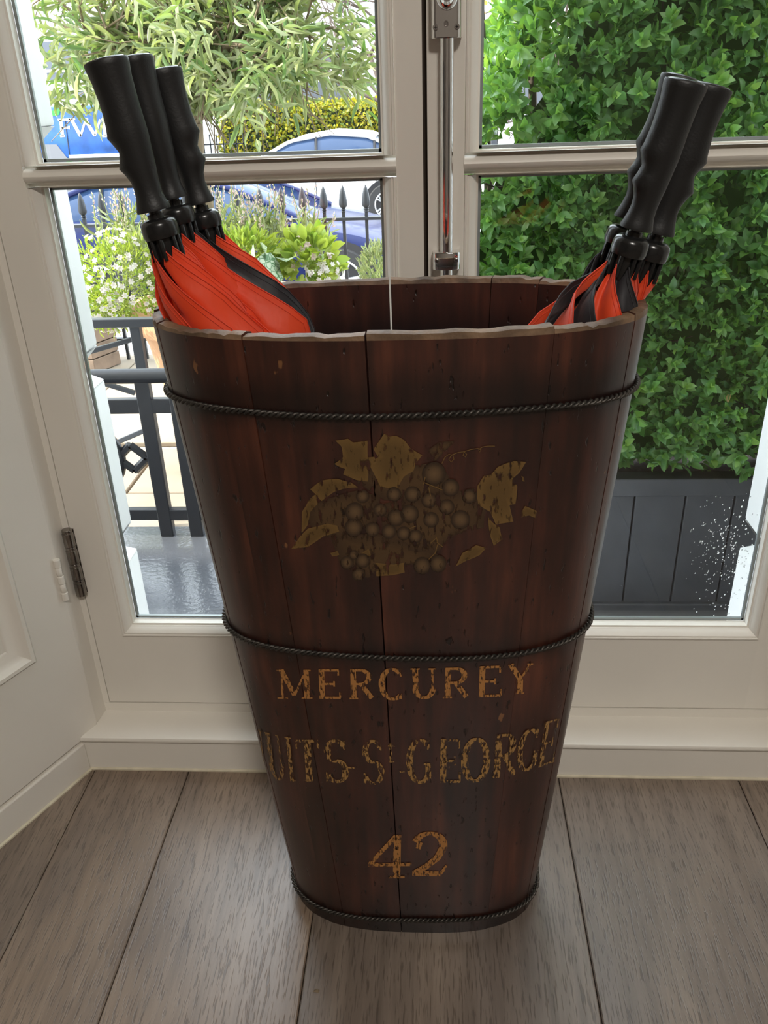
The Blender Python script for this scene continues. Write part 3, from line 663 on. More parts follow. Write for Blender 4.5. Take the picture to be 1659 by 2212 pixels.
for ch, x0, x1, y0, y1, sh, sk in (('N', 541, 566, 1566, 1660, -12, -10), ('U', 571, 606, 1580, 1682, -8, -14), ('I', 610, 634, 1590, 1686, -2, -10), ('T', 637, 690, 1597, 1687, 0, -6), ('S', 697, 752, 1596, 1690, 0, -4), ('-', 753, 766, 1655, 1661, 0, 0), ('S', 780, 830, 1597, 1694, 0, -2), ('t', 838, 858, 1604, 1646, 0, 0), ('-', 859, 876, 1664, 1669, 0, 0), ('G', 879, 934, 1595, 1692, 0, 0), ('E', 949, 998, 1595, 1690, 0, 2), ('O', 1001, 1058, 1594, 1690, 2, 4), ('R', 1068, 1119, 1586, 1680, 4, 6), ('G', 1123, 1169, 1577, 1669, 8, 10), ('E', 1174, 1210, 1560, 1658, 12, 14)):
    letter(ch, quad(x0, x1, y0, y1, sk, sh), G2, MT['paint2'], 1.15)

def fq(p): return (560+p[0]*0.4219, 860+p[1]*0.4219)
def poly_fan(pts, col, edge=None, wear=1.0, lift=0.0):
    pts = [fq(p) for p in pts]; d = []
    for i in range(len(pts)):
        a, b = pts[i], pts[(i+1) % len(pts)]; d.append(a); d.append(((a[0]+b[0])/2+rr.uniform(-1, 1), (a[1]+b[1])/2+rr.uniform(-1, 1)))
    cx, cy = sum(p[0] for p in d)/len(d), sum(p[1] for p in d)/len(d); n = len(d)
    V = [(x, y, lift) for x, y in d]+[(cx+(x-cx)*0.5, cy+(y-cy)*0.5, lift) for x, y in d]+[(cx, cy, lift)]
    c2 = edge or col
    return (V, [(i, (i+1) % n, n+(i+1) % n, n+i) for i in range(n)]+[(n+i, n+(i+1) % n, 2*n) for i in range(n)], [(*col, wear)]*n+[(*c2, wear)]*(n+1))
def disc(cx, cy, r, col, ctr, wear=1.0, lift=0.0002):
    n = 18; x, y = fq((cx, cy)); r *= 0.4219
    V = [(x, y, lift)]; C = [(*ctr, wear)]
    for k, (q, f) in enumerate(((0.45, 0.35), (0.8, 0.85), (1.0, 1.0))):
        V += [(x+r*q*math.cos(2*PI*j/n), y+r*q*math.sin(2*PI*j/n), lift) for j in range(n)]
        C += [(*(np.array(ctr)*(1-f)+np.array(col)*f), wear if k < 2 else wear-0.12)]*n
    F = [(0, 1+j, 1+(j+1) % n) for j in range(n)]
    for k in range(2): F += [(1+k*n+j, 1+(k+1)*n+j, 1+(k+1)*n+(j+1) % n, 1+k*n+(j+1) % n) for j in range(n)]
    return (V, F, C)
OC = (0.17, 0.095, 0.027); OD = (0.085, 0.046, 0.018); OX = (0.050, 0.026, 0.012)
leaves = [[(390, 215), (455, 205), (480, 225), (555, 215), (556, 310), (590, 298), (600, 330), (562, 345), (556, 425), (500, 418), (430, 388), (440, 360), (385, 335), (430, 300), (420, 240)],
 [(585, 260), (640, 180), (670, 195), (700, 190), (740, 210), (770, 250), (835, 290), (800, 330), (790, 370), (740, 400), (700, 470), (620, 450), (580, 370), (560, 330), (610, 300)],
 [(1115, 510), (1115, 450), (1150, 395), (1185, 390), (1220, 350), (1300, 320), (1365, 325), (1330, 380), (1290, 390), (1320, 450), (1310, 540), (1280, 545), (1300, 630), (1210, 645), (1180, 580), (1120, 540)],
 [(1170, 605), (1200, 640), (1230, 660), (1245, 720), (1200, 755), (1180, 700)],
 [(1005, 860), (1040, 790), (1110, 750), (1165, 765), (1130, 800), (1060, 830)],
 [(1335, 590), (1360, 550), (1385, 560), (1420, 575), (1415, 612), (1380, 598), (1340, 610)],
 [(595, 840), (690, 850), (740, 840), (745, 890), (680, 905), (600, 910)],
 [(165, 770), (215, 700), (250, 665), (350, 640), (400, 650), (410, 680), (330, 705), (250, 760)],
 [(218, 690), (220, 580), (255, 520), (290, 490), (300, 540), (262, 580), (248, 650)],
 [(262, 465), (320, 420), (400, 410), (470, 430), (505, 455), (430, 462), (380, 480), (320, 525), (290, 490)],
 [(1340, 395), (1352, 400), (1358, 425), (1345, 420)], [(1380, 490), (1392, 500), (1388, 525), (1378, 512)], [(365, 790), (400, 780), (410, 800), (375, 808)], [(520, 795), (560, 770), (575, 805), (540, 800)]]
P = []
for a in ([(250, 560), (330, 520), (500, 470), (620, 500), (600, 640), (420, 720), (300, 700), (255, 640)], [(500, 430), (560, 340), (700, 360), (880, 330), (960, 380), (1000, 470), (860, 520), (640, 520)], [(620, 540), (1100, 460), (1160, 560), (1150, 660), (1000, 700), (900, 800), (640, 760)], [(360, 700), (600, 690), (900, 780), (960, 870), (780, 850), (600, 860), (560, 920), (420, 860)]):
    P.append(poly_fan(a, OX, OD, 0.97))
for a in leaves: P.append(poly_fan(a, OC, (OC[0]*0.7, OC[1]*0.7, OC[2]*0.7), 1.0, 0.0001))
P.append(poly_fan([(860, 310), (870, 260), (920, 225), (1010, 215), (960, 260), (900, 320)], OX, OD, 0.92, 0.0001))
for (cx, cy, r) in ((530, 500, 35), (490, 580, 50), (485, 660, 48), (620, 570, 35), (785, 490, 42), (870, 520, 40), (690, 490, 38), (980, 455, 45), (1075, 500, 38), (960, 555, 40), (665, 680, 38), (740, 690, 36), (800, 705, 36), (770, 590, 48), (700, 610, 45), (530, 830, 38), (450, 840, 35), (510, 900, 35), (485, 800, 25), (580, 670, 38), (835, 855, 45), (915, 845, 45), (1030, 620, 50), (880, 620, 40), (895, 385, 62)):
    P.append(disc(cx, cy, r, (0.030, 0.016, 0.008), (0.15, 0.088, 0.040), 1.06))
def line_px(pts, wpx, col, wear=1.1):
    pts = [fq(p) for p in pts]; L_, R_ = [], []
    for i in range(len(pts)):
        a = pts[max(0, i-1)]; b = pts[min(len(pts)-1, i+1)]; l = math.hypot(b[0]-a[0], b[1]-a[1])+1e-9; nx, ny = -(b[1]-a[1])/l*wpx, (b[0]-a[0])/l*wpx
        L_.append((pts[i][0]+nx, pts[i][1]+ny, 0.0004)); R_.append((pts[i][0]-nx, pts[i][1]-ny, 0.0004))
    n = len(pts); return (L_+R_, [(i, i+1, n+i+1, n+i) for i in range(n-1)], [(*col, wear)]*(2*n))
P.append(line_px([(935, 332), (950, 300), (970, 285), (992, 290), (996, 310), (982, 325), (970, 310), (985, 288), (1020, 275), (1048, 272), (1062, 285), (1055, 298), (1042, 290), (1052, 270), (1085, 260), (1120, 255), (1134, 262), (1128, 274), (1122, 262), (1140, 248), (1170, 243), (1205, 243)], 0.8, OC, 1.15))
for t in ([(905, 705), (915, 740), (900, 790), (868, 822)], [(875, 740), (908, 712)], [(908, 735), (940, 758)], [(840, 440), (850, 400)], [(845, 430), (940, 468)], [(770, 665), (802, 652)], [(868, 455), (878, 500)]):
    P.append(line_px(t, 0.9, OC, 1.15))
surf_obj('painted_fruit', P, MT['fruit'])['label'] = 'worn ochre painting of leaves and grapes'

# ------------------------------------------------------------------ umbrellas
def fabricmat(name, col, tr=0.15):
    m, nt, b = newmat(name); L = nt.links
    b.inputs['Base Color'].default_value = (*col, 1); b.inputs['Roughness'].default_value = 0.55; b.inputs['Sheen Weight'].default_value = 0.15
    mp = coords(nt, (14, 14, 5), rnd=True); no = N(nt, 'ShaderNodeTexNoise'); no.inputs['Scale'].default_value = 3.0; no.inputs['Detail'].default_value = 3
    L.new(mp.outputs[0], no.inputs['Vector']); bu = N(nt, 'ShaderNodeBump'); bu.inputs['Strength'].default_value = 0.35; bu.inputs['Distance'].default_value = 0.006
    L.new(no.outputs['Fac'], bu.inputs['Height']); L.new(bu.outputs[0], b.inputs['Normal'])
    t = N(nt, 'ShaderNodeBsdfTranslucent'); t.inputs[0].default_value = (*col, 1); mx = N(nt, 'ShaderNodeMixShader'); mx.inputs[0].default_value = tr
    L.new(b.outputs[0], mx.inputs[1]); L.new(t.outputs[0], mx.inputs[2]); L.new(mx.outputs[0], nt.nodes['Material Output'].inputs[0]); return m
MT['red'] = fabricmat('red_canopy_fabric', (0.92, 0.078, 0.018), 0.18)
MT['blk'] = fabricmat('black_canopy_fabric', (0.012, 0.011, 0.014), 0.03)
MT['stitch'] = simple('seam_thread', (0.72, 0.05, 0.013), 0.7)

RB = [(0.0, 0.0206), (0.012, 0.0214), (0.04, 0.0211), (0.12, 0.0194), (0.22, 0.0187), (0.32, 0.0184), (0.42, 0.0184), (0.47, 0.0184), (0.51, 0.0180), (0.57, 0.0173), (0.62, 0.0167), (0.68, 0.0160), (0.72, 0.0154), (0.78, 0.0144), (0.84, 0.0138), (0.90, 0.0141), (0.95, 0.0158), (0.985, 0.0174), (1.0, 0.0172)]
RF = [0, 0, 0, 0, 0, .0004, .0020, .0038, .0012, -.0020, 0.0004, .0044, .0016, -.0010, -.0012, -.0002, 0, 0, 0]
def umbrella(top, base, yt, yb, finger, label, group, cols, twist=2.2, lean=(0, 0), rmax=0.040, seed=0, grooves=True, flat=0.86):
    T = Vector(at(*top, yt)); B = Vector(at(*base, yb)); ax = (T-B).normalized(); Lh = (T-B).length; s = Lh/0.137
    tz = (0.028-B.z)/ax.z; tip = B+ax*tz
    if not (abs(tip.x-BX) < 0.13): pass
    q = ax.to_track_quat('Z', 'X').to_matrix().to_4x4()
    # turn the local x axis towards the finger side given in picture space
    R = CM[0]; want = Vector(R*math.cos(finger)+CM[2]*math.sin(finger)); lx = q.to_3x3().inverted() @ want
    q = q @ Matrix.Rotation(math.atan2(lx.y, lx.x), 4, 'Z')
    MB_ = Matrix.Translation(B) @ q                      # local: z up the shaft, 0 at the grip's lower end
    root = empty('umbrella', tuple(tip), label, 'umbrella', group)
    n = 28; rows = []
    for (d, r), fdel in zip(RB, RF):
        row = []
        for j in range(n):
            a = 2*PI*j/n; rad = (r+(fdel*max(0, math.cos(a))**1.3 if grooves else 0))*s
            row.append(tuple(MB_ @ Vector((rad*math.cos(a), rad*flat*math.sin(a), Lh*(1-d)))))
        rows.append(row)
    g = MB().grid(rows, closev=True); g.add(rows[-1], [tuple(range(n))]); mk('grip', g, MT['eva'], root, smooth='all')
    cp = MB(); cp.lathe([(0.0192*s, Lh-0.0004), (0.0176*s, Lh+0.0012*s), (0.0100*s, Lh+0.0022*s), (0.0005, Lh+0.0026*s)], n, M=MB_, sy=flat, capb=False)
    mk('end_cap', cp, MT['plastic'], root, smooth='all')
    sh = MB().lathe([(0.0062*s, -0.030*s), (0.0062*s, 0.004*s)], 14, M=MB_); sh.lathe([(0.0085*s, -0.018*s), (0.0085*s, -0.003*s)], 14, M=MB_)
    zt = (tip-B).length
    sh.lathe([(0.0048*s, -zt), (0.0048*s, -0.02*s)], 10, M=MB_); mk('shaft', sh, MT['plastic'], root, smooth=True)
    co = MB().lathe([(0.0090*s, -0.0075*s), (0.0135*s, -0.0078*s), (0.0172*s, -0.0105*s), (0.0186*s, -0.014*s), (0.0190*s, -0.0225*s), (0.0180*s, -0.0265*s), (0.0130*s, -0.0275*s)], 24, M=MB_, capb=True, capt=True)
    mk('collar', co, MT['plastic'], root, smooth=True)
    un = MB().lathe([(0.0130*s, -0.026*s), (0.0125*s, -0.050*s), (0.0100*s, -0.075*s)], 18, M=MB_); mk('runner', un, MT['plastic'], root, smooth=True)
    # canopy: eight gores rolled around the shaft, each lapping over the next
    rg = random.Random(seed); NZ = 34; NA = 11; z0 = -0.036*s; z1 = -zt+0.05
    down = MB_.to_3x3().inverted() @ Vector((0, 0, -1))
    lz = MB_.to_3x3().inverted() @ Vector((lean[0], lean[1], 0))
    def rad(t):
        f = [(0, 0.0142*s), (0.012, 0.0185*s), (0.035, 0.60*rmax), (0.07, 0.80*rmax), (0.11, rmax), (0.16, rmax*0.95), (0.4, rmax*0.8), (1.0, 0.008)]
        for (a, ra), (b, rb) in zip(f, f[1:]):
            if t <= b: return ra+(rb-ra)*(t-a)/(b-a)
        return f[-1][1]
    gw = 2*PI/8
    for k in range(8):
        a0 = k*gw+rg.uniform(-0.10, 0.10); wob = rg.uniform(-0.15, 0.15); sk = rg.uniform(0.0, 0.05); w_ = 1.75+rg.uniform(-0.15, 0.25)
        rows = []
        for iz in range(NZ+1):
            t = iz/NZ; tt = t**1.9; z = z0-(0.010*s*0)+(z1-z0)*tt; r = rad(tt); row = []
            # pointed hem: the gore's free edge starts lower than its rib
            for ia in range(NA+1):
                u = ia/NA; a = a0+u*gw*w_*(0.55+0.45*min(1, tt*8))+twist*(1-math.exp(-tt/0.075))+wob*math.sin(tt*9)
                lay = 0.66+0.42*u**0.8+0.045*math.sin(u*PI*3+tt*22+k*1.7)
                zz = z-0.016*s*math.sin(u*PI)*(1-tt)**3
                rr_ = r*lay*(1+0.045*math.sin(u*9+tt*60+k*2.3+seed)*min(1, tt*20)+0.03*math.sin(u*4-tt*95+k+seed*2)*min(1, tt*20))
                shf = min(1, tt*9.0)*max(0, 1-max(0, tt-.15)*1.3)
                row.append(tuple(MB_ @ Vector((rr_*math.cos(a)+lz.x*shf, rr_*math.sin(a)+lz.y*shf, zz))))
            rows.append(row)
        c = cols[k % len(cols)]
        pan = mk('canopy_panel', MB().grid(rows), [MT['red'], MT['blk']][c], root, smooth='all', recalc=False)
        hm = MB().tube([r_[-1] for r_ in rows[:24]], 0.0007, 5); mk('hem', hm, MT['stitch'] if c == 0 else MT['blk'], pan, smooth='all')
        h2 = MB().tube([tuple(Vector(r_[-1]).lerp(Vector(r_[-2]), 1.0)) for r_ in rows[:24]], 0.0004, 4); mk('stitching', h2, MT['stitch'] if c == 0 else MT['blk'], pan, smooth='all')
        # rib end above this gore
        a = a0+gw*0.2; p0 = MB_ @ Vector((0.0150*s*math.cos(a), 0.0150*s*math.sin(a), z0-0.012*s)); p1 = MB_ @ Vector((0.0152*s*math.cos(a), 0.0152*s*math.sin(a), z0+0.012*s))
        mk('rib_tip', MB().tube([p0, p0.lerp(p1, 0.5), p0.lerp(p1, 0.9), p1], [0.0026*s, 0.0025*s, 0.0023*s, 0.0012*s], 8), MT['plastic'], root, smooth=True)
    return root, MB_, s
LG = 'umbrellas in the wooden bucket'
LFT, RGT = PI, 0.0
umbrella((228, 130), (333, 455), 0.730, 0.730, LFT, 'red umbrella at the left of the bucket, its black grip nearest and furthest left', LG, [0, 0, 0, 0, 0, 1, 0, 0], 1.5, (0.018, 0.004), 0.037, 1)
umbrella((290, 124), (374, 428), 0.780, 0.780, PI*0.5, 'red umbrella whose plain straight grip shows between two others at the left', LG, [0, 0, 0, 0, 0, 1, 0, 0], 1.5, (0.026, 0.0), 0.034, 2, grooves=False, flat=0.9)
umbrella((350, 152), (432, 440), 0.805, 0.803, RGT, 'red and black umbrella, rightmost of the three grips at the left of the bucket', LG, [0, 1, 0, 0, 0, 1, 0, 0], 1.6, (0.034, -0.010), 0.040, 3)
umbrella((1483, 176), (1374, 494), 0.726, 0.732, LFT+0.15, 'red and black striped umbrella at the right, its grooved grip in front of two others', LG, [0, 1], 2.0, (-0.020, 0.002), 0.046, 4)
umbrella((1536, 186), (1420, 503), 0.766, 0.768, RGT, 'red and black umbrella with grip grooves facing right, rightmost in the bucket', LG, [0, 0, 0, 1], 1.8, (-0.032, 0.0), 0.028, 5)
umbrella((1474, 168), (1360, 474), 0.800, 0.800, LFT, 'black and red umbrella almost hidden behind the front grip at the right', LG, [1, 0, 1, 1], 1.6, (-0.014, 0.0), 0.028, 6)

# ------------------------------------------------------------------ outside the doors: doorstep, pillars
ZL = -0.25
struct('ground_1', MB().box(-1.8, 2.2, 1.085, 2.25, -0.32, ZL), MT['wet'], bevel=0.006)
def pillar(mir, n):
    grooves = [0.205, 0.545, 0.885, 1.225, 1.565, 1.905]
    zs = [ZL]+grooves+[2.6]; root = None
    for i in range(len(zs)-1):
        z0 = zs[i]+(0.030 if i else 0); z1 = zs[i+1]-0.030
        q = [(-0.86, -0.577), (1.11, 1.362)]
        m = MB().box(-0.90, -0.577, 1.10, 1.362, z0, z1)
        if i: m.add([(-0.90, 1.10, zs[i]-0.004), (-0.606, 1.10, zs[i]-0.004), (-0.606, 1.333, zs[i]-0.004), (-0.90, 1.333, zs[i]-0.004), (-0.90, 1.10, z0), (-0.577, 1.10, z0), (-0.577, 1.362, z0), (-0.90, 1.362, z0)],
                    [(0, 1, 5, 4), (1, 2, 6, 5), (2, 3, 7, 6), (3, 0, 4, 7)])
        if i < len(zs)-2: m.add([(-0.90, 1.10, z1), (-0.577, 1.10, z1), (-0.577, 1.362, z1), (-0.90, 1.362, z1), (-0.90, 1.10, zs[i+1]-0.004), (-0.606, 1.10, zs[i+1]-0.004), (-0.606, 1.333, zs[i+1]-0.004), (-0.90, 1.333, zs[i+1]-0.004)],
                    [(0, 1, 5, 4), (1, 2, 6, 5), (2, 3, 7, 6), (3, 0, 4, 7)])
        if mir: m.v = [(-2*XM+0.004-x, y, z) for x, y, z in m.v]
        if root is None:
            root = empty('wall_reveal', ((-0.74 if not mir else 0.72), 1.23, ZL)); root['kind'] = 'structure'
        mk('stone_course', m, MT['stucco'], root, bevel=0.006, seg=2, smooth=True)
pillar(False, 1); pillar(True, 2)

# cast-iron balcony guard standing on the doorstep
YG = 2.19; KG = 2.19/1.825
def GZ(z): return H0+(z-H0)*KG
gd = empty('balcony_guard', (-0.2, YG, ZL), 'black cast-iron guard rail with circle ornament on the wet doorstep', 'railing')
def bar(name, p, q, w, d, mat, par, bev=0.003):
    p, q = np.array(p, float), np.array(q, float); ax_ = q-p; l = np.linalg.norm(ax_); ax_ /= l
    side = np.cross(ax_, [0, 1, 0]); side /= np.linalg.norm(side)
    V = []
    for e in (p, q):
        for a, b in ((-1, -1), (1, -1), (1, 1), (-1, 1)): V.append(e+side*a*w/2+np.array([0, b*d/2, 0]))
    m = MB().add(V, [(0, 3, 2, 1), (4, 5, 6, 7), (0, 1, 5, 4), (1, 2, 6, 5), (2, 3, 7, 6), (3, 0, 4, 7)])
    return mk(name, m, mat, par, bevel=bev)
mk('top_rail', MB().tube([(-1.50, YG, GZ(0.372)), (0.03, YG, GZ(0.372))], 0.021, 16), MT['iron'], gd, smooth=True)
bar('rail', (-1.50, YG, GZ(0.300)), (0.03, YG, GZ(0.300)), 0.043, 0.024, MT['iron'], gd)
bar('rail', (-1.50, YG, GZ(0.012)), (0.03, YG, GZ(0.012)), 0.036, 0.024, MT['iron'], gd)
for k in range(4):
    for xx in (-0.690, -0.613):
        x = xx+[-0.42, 0, 0.42, 0.62][k]
        if x < 0.0: bar('upright', ((x+0.004)*KG, YG, ZL), ((x+0.004)*KG, YG, GZ(0.372)), 0.041, 0.026, MT['iron'], gd)
def ring(cx, cz, r, rad, n=28):
    return MB().tube([(cx*KG+r*KG*math.cos(2*PI*j/n), YG, GZ(cz)+r*KG*math.sin(2*PI*j/n)) for j in range(n)], rad*KG, 8, closed=True)
for cx in (-0.855, -0.435):
    mk('ornament_ring', ring(cx, 0.165, 0.082, 0.014), MT['iron'], gd, smooth='all')
    mk('ornament_ring', ring(cx, 0.165, 0.040, 0.010), MT['iron'], gd, smooth='all')
    for sg in (-1, 1):
        x0 = cx+sg*0.075; x1 = cx+sg*0.150; xm = (x0+x1)/2; a = 0.034
        dm = MB()
        for (p, q) in (((x0, 0), (xm, a)), ((xm, a), (x1, 0)), ((x1, 0), (xm, -a)), ((xm, -a), (x0, 0))):
            dm.tube([(p[0]*KG, YG, GZ(0.165+p[1])), (q[0]*KG, YG, GZ(0.165+q[1]))], 0.0125, 6)
        mk('ornament_diamond', dm, MT['iron'], gd, smooth=True)

# planter box with the clipped hedge
YB = 1.75; KB = YB/1.42
bxr = empty('planter_box', (0.62, YB+0.23, ZL), 'charcoal painted timber planter box under the clipped green hedge', 'planter')
xs = [-0.060, 0.0305, 0.1145, 0.1995, 0.2850, 0.3720, 0.4660, 0.5560, 0.645, 0.735, 0.825, 0.915]
xs = [x*KB for x in xs]; zb1 = H0+(0.258-H0)*KB; zb2 = H0+(0.293-H0)*KB; xa_, xb_ = xs[0]-.01, xs[-1]+.01
for i in range(len(xs)-1):
    mk('board', MB().box(xs[i]+0.0015, xs[i+1]-0.0015, YB, YB+0.02, ZL+.012, zb1), MT['box'], bxr, bevel=0.003)
mk('top_board', MB().box(xa_, xb_, YB-0.014, YB+0.03, zb1-.002, zb2), MT['box'], bxr, bevel=0.003)
mk('plinth', MB().box(xa_, xb_, YB-0.012, YB+0.03, ZL, ZL+.05), MT['box'], bxr, bevel=0.003)
for x in (xa_, xb_-.02): mk('side_panel', MB().box(x, x+0.02, YB+0.02, YB+0.40, ZL, zb2), MT['box'], bxr, bevel=0.002)
mk('back_panel', MB().box(xa_, xb_, YB+0.38, YB+0.40, ZL, zb2), MT['box'], bxr)
mk('soil', MB().box(xa_+.02, xb_-.02, YB+0.03, YB+0.38, 0.02, zb2-.03), MT['soil'], bxr)

# ------------------------------------------------------------------ foliage tools
RS = np.random.RandomState(3)
def leaf_tpl(k='box'):
    if k == 'olive':
        y = [0, .22, .55, .82, 1]; wv = [0.0, .5, .5, .3, 0.0]; dz = [0, .03, .05, .02, -.03]
    elif k == 'box':
        y = [0, .22, .5, .8, 1]; wv = [0.06, .40, .5, .34, 0.0]; dz = [0, .05, .08, .05, -.02]
    elif k == 'heart':
        y = [0, -.10, .2, .5, .8, 1.0]; wv = [0.0, .25, .55, .52, .3, 0.0]; dz = [0, 0, .04, .04, 0, -.06]
    else:
        y = [0, .3, .7, 1]; wv = [0.1, .5, .4, 0.0]; dz = [0, .05, .05, 0]
    V, F = [], []
    for a, b, c in zip(y, wv, dz): V += [(-b, a, c+b*0.22), (0, a, c), (b, a, c+b*0.22)]
    for i in range(len(y)-1):
        p = i*3; F += [(p, p+1, p+4, p+3), (p+1, p+2, p+5, p+4)]
    return np.array(V), F
TPL = {k: leaf_tpl(k) for k in ('olive', 'box', 'heart', 'plain')}
def unit(a): return a/np.maximum(np.linalg.norm(a, axis=-1, keepdims=True), 1e-9)
def leaf_frames(D, up):
    D = unit(D); X = unit(np.cross(D, up)); Z = np.cross(X, D); return X, D, Z
def leaves_mesh(name, kind, P, D, UP, L_, W_, mat, parent, kindtag='stuff', recalc=False):
    V, F = TPL[kind]; n = len(P); X, Y, Z = leaf_frames(D, UP); L_ = np.broadcast_to(L_, n); W_ = np.broadcast_to(W_, n)
    VV = P[:, None, :]+X[:, None, :]*(V[None, :, 0, None]*W_[:, None, None])+Y[:, None, :]*(V[None, :, 1, None]*L_[:, None, None])+Z[:, None, :]*(V[None, :, 2, None]*L_[:, None, None])
    k = len(V); Fa = np.array(F); FF = (Fa[None]+np.arange(n)[:, None, None]*k).reshape(-1, Fa.shape[1])
    me, c = finish_mesh(name, VV.reshape(-1, 3), FF.tolist(), mat, recalc=False, smooth='all')
    o = bpy.data.objects.new(name, me); COL.objects.link(o); o.location = c; WM[o.name] = Matrix.Translation(c); setp(o, parent)
    if kindtag: o['kind'] = kindtag
    return o
_lm = {}
def leaf_objs(name, kind, P, D, UP, L_, W_, mat, parent):
    key = (kind, mat.name)
    if key not in _lm:
        V, F = TPL[kind]; _lm[key] = finish_mesh(name, V, F, mat, recalc=False, smooth='all', c=np.zeros(3))[0]
    X, Y, Z = leaf_frames(D, UP); L_ = np.broadcast_to(L_, len(P)); W_ = np.broadcast_to(W_, len(P))
    for i in range(len(P)):
        M = Matrix(((X[i][0]*W_[i], Y[i][0]*L_[i], Z[i][0]*L_[i], P[i][0]), (X[i][1]*W_[i], Y[i][1]*L_[i], Z[i][1]*L_[i], P[i][1]), (X[i][2]*W_[i], Y[i][2]*L_[i], Z[i][2]*L_[i], P[i][2]), (0, 0, 0, 1)))
        inst(name, _lm[key], M, parent)
def projv(P):
    c = (P-np.array([0, 0, H0])) @ CM.T; return CX+FPX*c[:, 0]/c[:, 2], CY+FPX*c[:, 1]/c[:, 2], c[:, 2]
def split_near(P, score, keep, k=300):
    idx = np.where(keep)[0]; idx = idx[np.argsort(score[idx])[:k]]; m = np.zeros(len(P), bool); m[idx] = True; return m
def sprigs(base, direc, n_pairs, step, L_, W_, spread=0.9, jit=0.25, decuss=True):
    # leaves in opposite pairs along a short shoot
    P, D, UPs, LL = [], [], [], []
    direc = unit(direc); up0 = np.tile([0.0, 0, 1.0], (len(base), 1)); a = unit(np.cross(direc, up0+RS.normal(0, .3, up0.shape))); b = np.cross(direc, a)
    ang = RS.uniform(0, 2*PI, len(base))
    for i in range(n_pairs):
        th = ang+(i % 2)*PI/2*(1 if decuss else 0.3)
        for sgn in (1, -1):
            side = (a*np.cos(th)[:, None]+b*np.sin(th)[:, None])*sgn
            f = 1-0.5*i/max(1, n_pairs-1)
            d = unit(direc*(1-spread*0.45*f)+side*spread*f+RS.normal(0, jit*0.5, side.shape))
            P.append(base+direc*step*i); D.append(d); UPs.append(unit(direc+RS.normal(0, jit, side.shape))); LL.append(L_*(0.75+0.3*(1-abs(i/(n_pairs)-0.4)))*RS.uniform(.8, 1.15, len(base)))
    P.append(base+direc*step*n_pairs); D.append(unit(direc+RS.normal(0, .2, direc.shape))); UPs.append(unit(RS.normal(0, 1, direc.shape))); LL.append(L_*0.75*np.ones(len(base)))
    return np.concatenate(P), np.concatenate(D), np.concatenate(UPs), np.concatenate(LL)

# clipped box hedge
hd = empty('box_hedge', (0.6, YB+0.2, zb2-.03), 'tall clipped box hedge with small glossy green leaves behind the right-hand door', 'hedge')
HXR = 1.25
def hedge_left(z): return np.interp(z, [0.1, .70, .82, .985, 1.14, 1.5, 2.2], [-.03, -.01, .065, .145, .20, .26, .3])+0.012*np.sin(np.asarray(z)*21)
def hedge_surface(n, inset):
    z = RS.uniform(zb2+.005, 1.75, n); f = RS.rand(n); xl = hedge_left(z); x = xl+RS.uniform(0, 1, n)*(HXR-xl)
    y = YB-0.01+0.02*np.sin(x*13+z*5)+0.022*np.sin(z*11+x*4)+inset+0.10*np.clip(0.30-z, 0, 1)
    d = np.stack([RS.normal(-.05, .45, n), -np.abs(RS.normal(.75, .25, n)), RS.normal(.25, .45, n)], 1)
    # part of the shoots stand on the left end, which turns away round the corner
    k = f < 0.22
    t = RS.rand(n); x = np.where(k, xl+RS.normal(0, .015, n)+inset*.6, x); y = np.where(k, YB+t*0.42, y)
    d[k] = np.stack([-np.abs(RS.normal(.75, .25, k.sum())), RS.normal(-.15, .4, k.sum()), RS.normal(.3, .4, k.sum())], 1)
    return np.stack([x, y, z], 1), unit(d)
allP = []
for n, ins in ((2000, 0.0), (1700, 0.04), (1000, 0.09)):
    b, d = hedge_surface(n, ins); allP.append(sprigs(b+RS.normal(0, .006, b.shape), d, 4, 0.0105, 0.033, 0.012, 0.95, 0.25))
HP, HD, HU, HL = [np.concatenate([q[i] for q in allP]) for i in range(4)]
px, py, dp = projv(HP); vis = (px > 1015) & (px < 1655) & (py > 2) & (py < 1020)
near = split_near(HP, HP[:, 1]+RS.uniform(0, .02, len(HP)), vis, 300)
leaf_objs('leaf', 'box', HP[near], HD[near], HU[near], HL[near]*1.08, HL[near]*0.50, MT['leaf_box'], hd)
rest = ~near
leaves_mesh('foliage', 'box', HP[rest], HD[rest], HU[rest], HL[rest], HL[rest]*0.47, MT['leaf_box'], hd)
dk = RS.randint(0, len(HP), 34); leaves_mesh('dry_leaves', 'box', HP[dk]-np.array([0, .01, 0]), HD[dk], HU[dk], HL[dk], HL[dk]*.35, MT['leaf_dry'], hd)
tw = MB()
for i in range(130):
    x = RS.uniform(0.12, 1.2); z = RS.uniform(0.16, 1.6); y = YB+RS.uniform(.08, .2); q = np.array([x, y, z]); d = unit(np.array([RS.normal(0, .5), -.8, RS.normal(.4, .4)]))
    tw.tube([q, q+d*.05, q+d*.10+np.array([0, 0, .01])], [.003, .0022, .001], 5)
for i in range(9):
    x = 0.1+i*0.1; tw.tube([(x, YB+.2, .10), (x+.02, YB+.2, .7), (x-.01, YB+.19, 1.1), (x+.02, YB+.2, 1.5)], [.014, .011, .008, .004], 7)
mk('branches', tw, MT['twig'], hd, smooth='all')
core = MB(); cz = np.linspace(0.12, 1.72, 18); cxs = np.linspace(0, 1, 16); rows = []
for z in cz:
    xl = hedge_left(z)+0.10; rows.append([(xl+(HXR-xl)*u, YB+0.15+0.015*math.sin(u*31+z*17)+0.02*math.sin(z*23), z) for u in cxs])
core.grid(rows); MT['shade'] = leafmat('shaded_hedge_core', [(0.012, 0.03, 0.008), (0.02, 0.05, 0.012)], 0.1, 0.7)  # hedge core sheet; shade between the leaves is put into its dark green
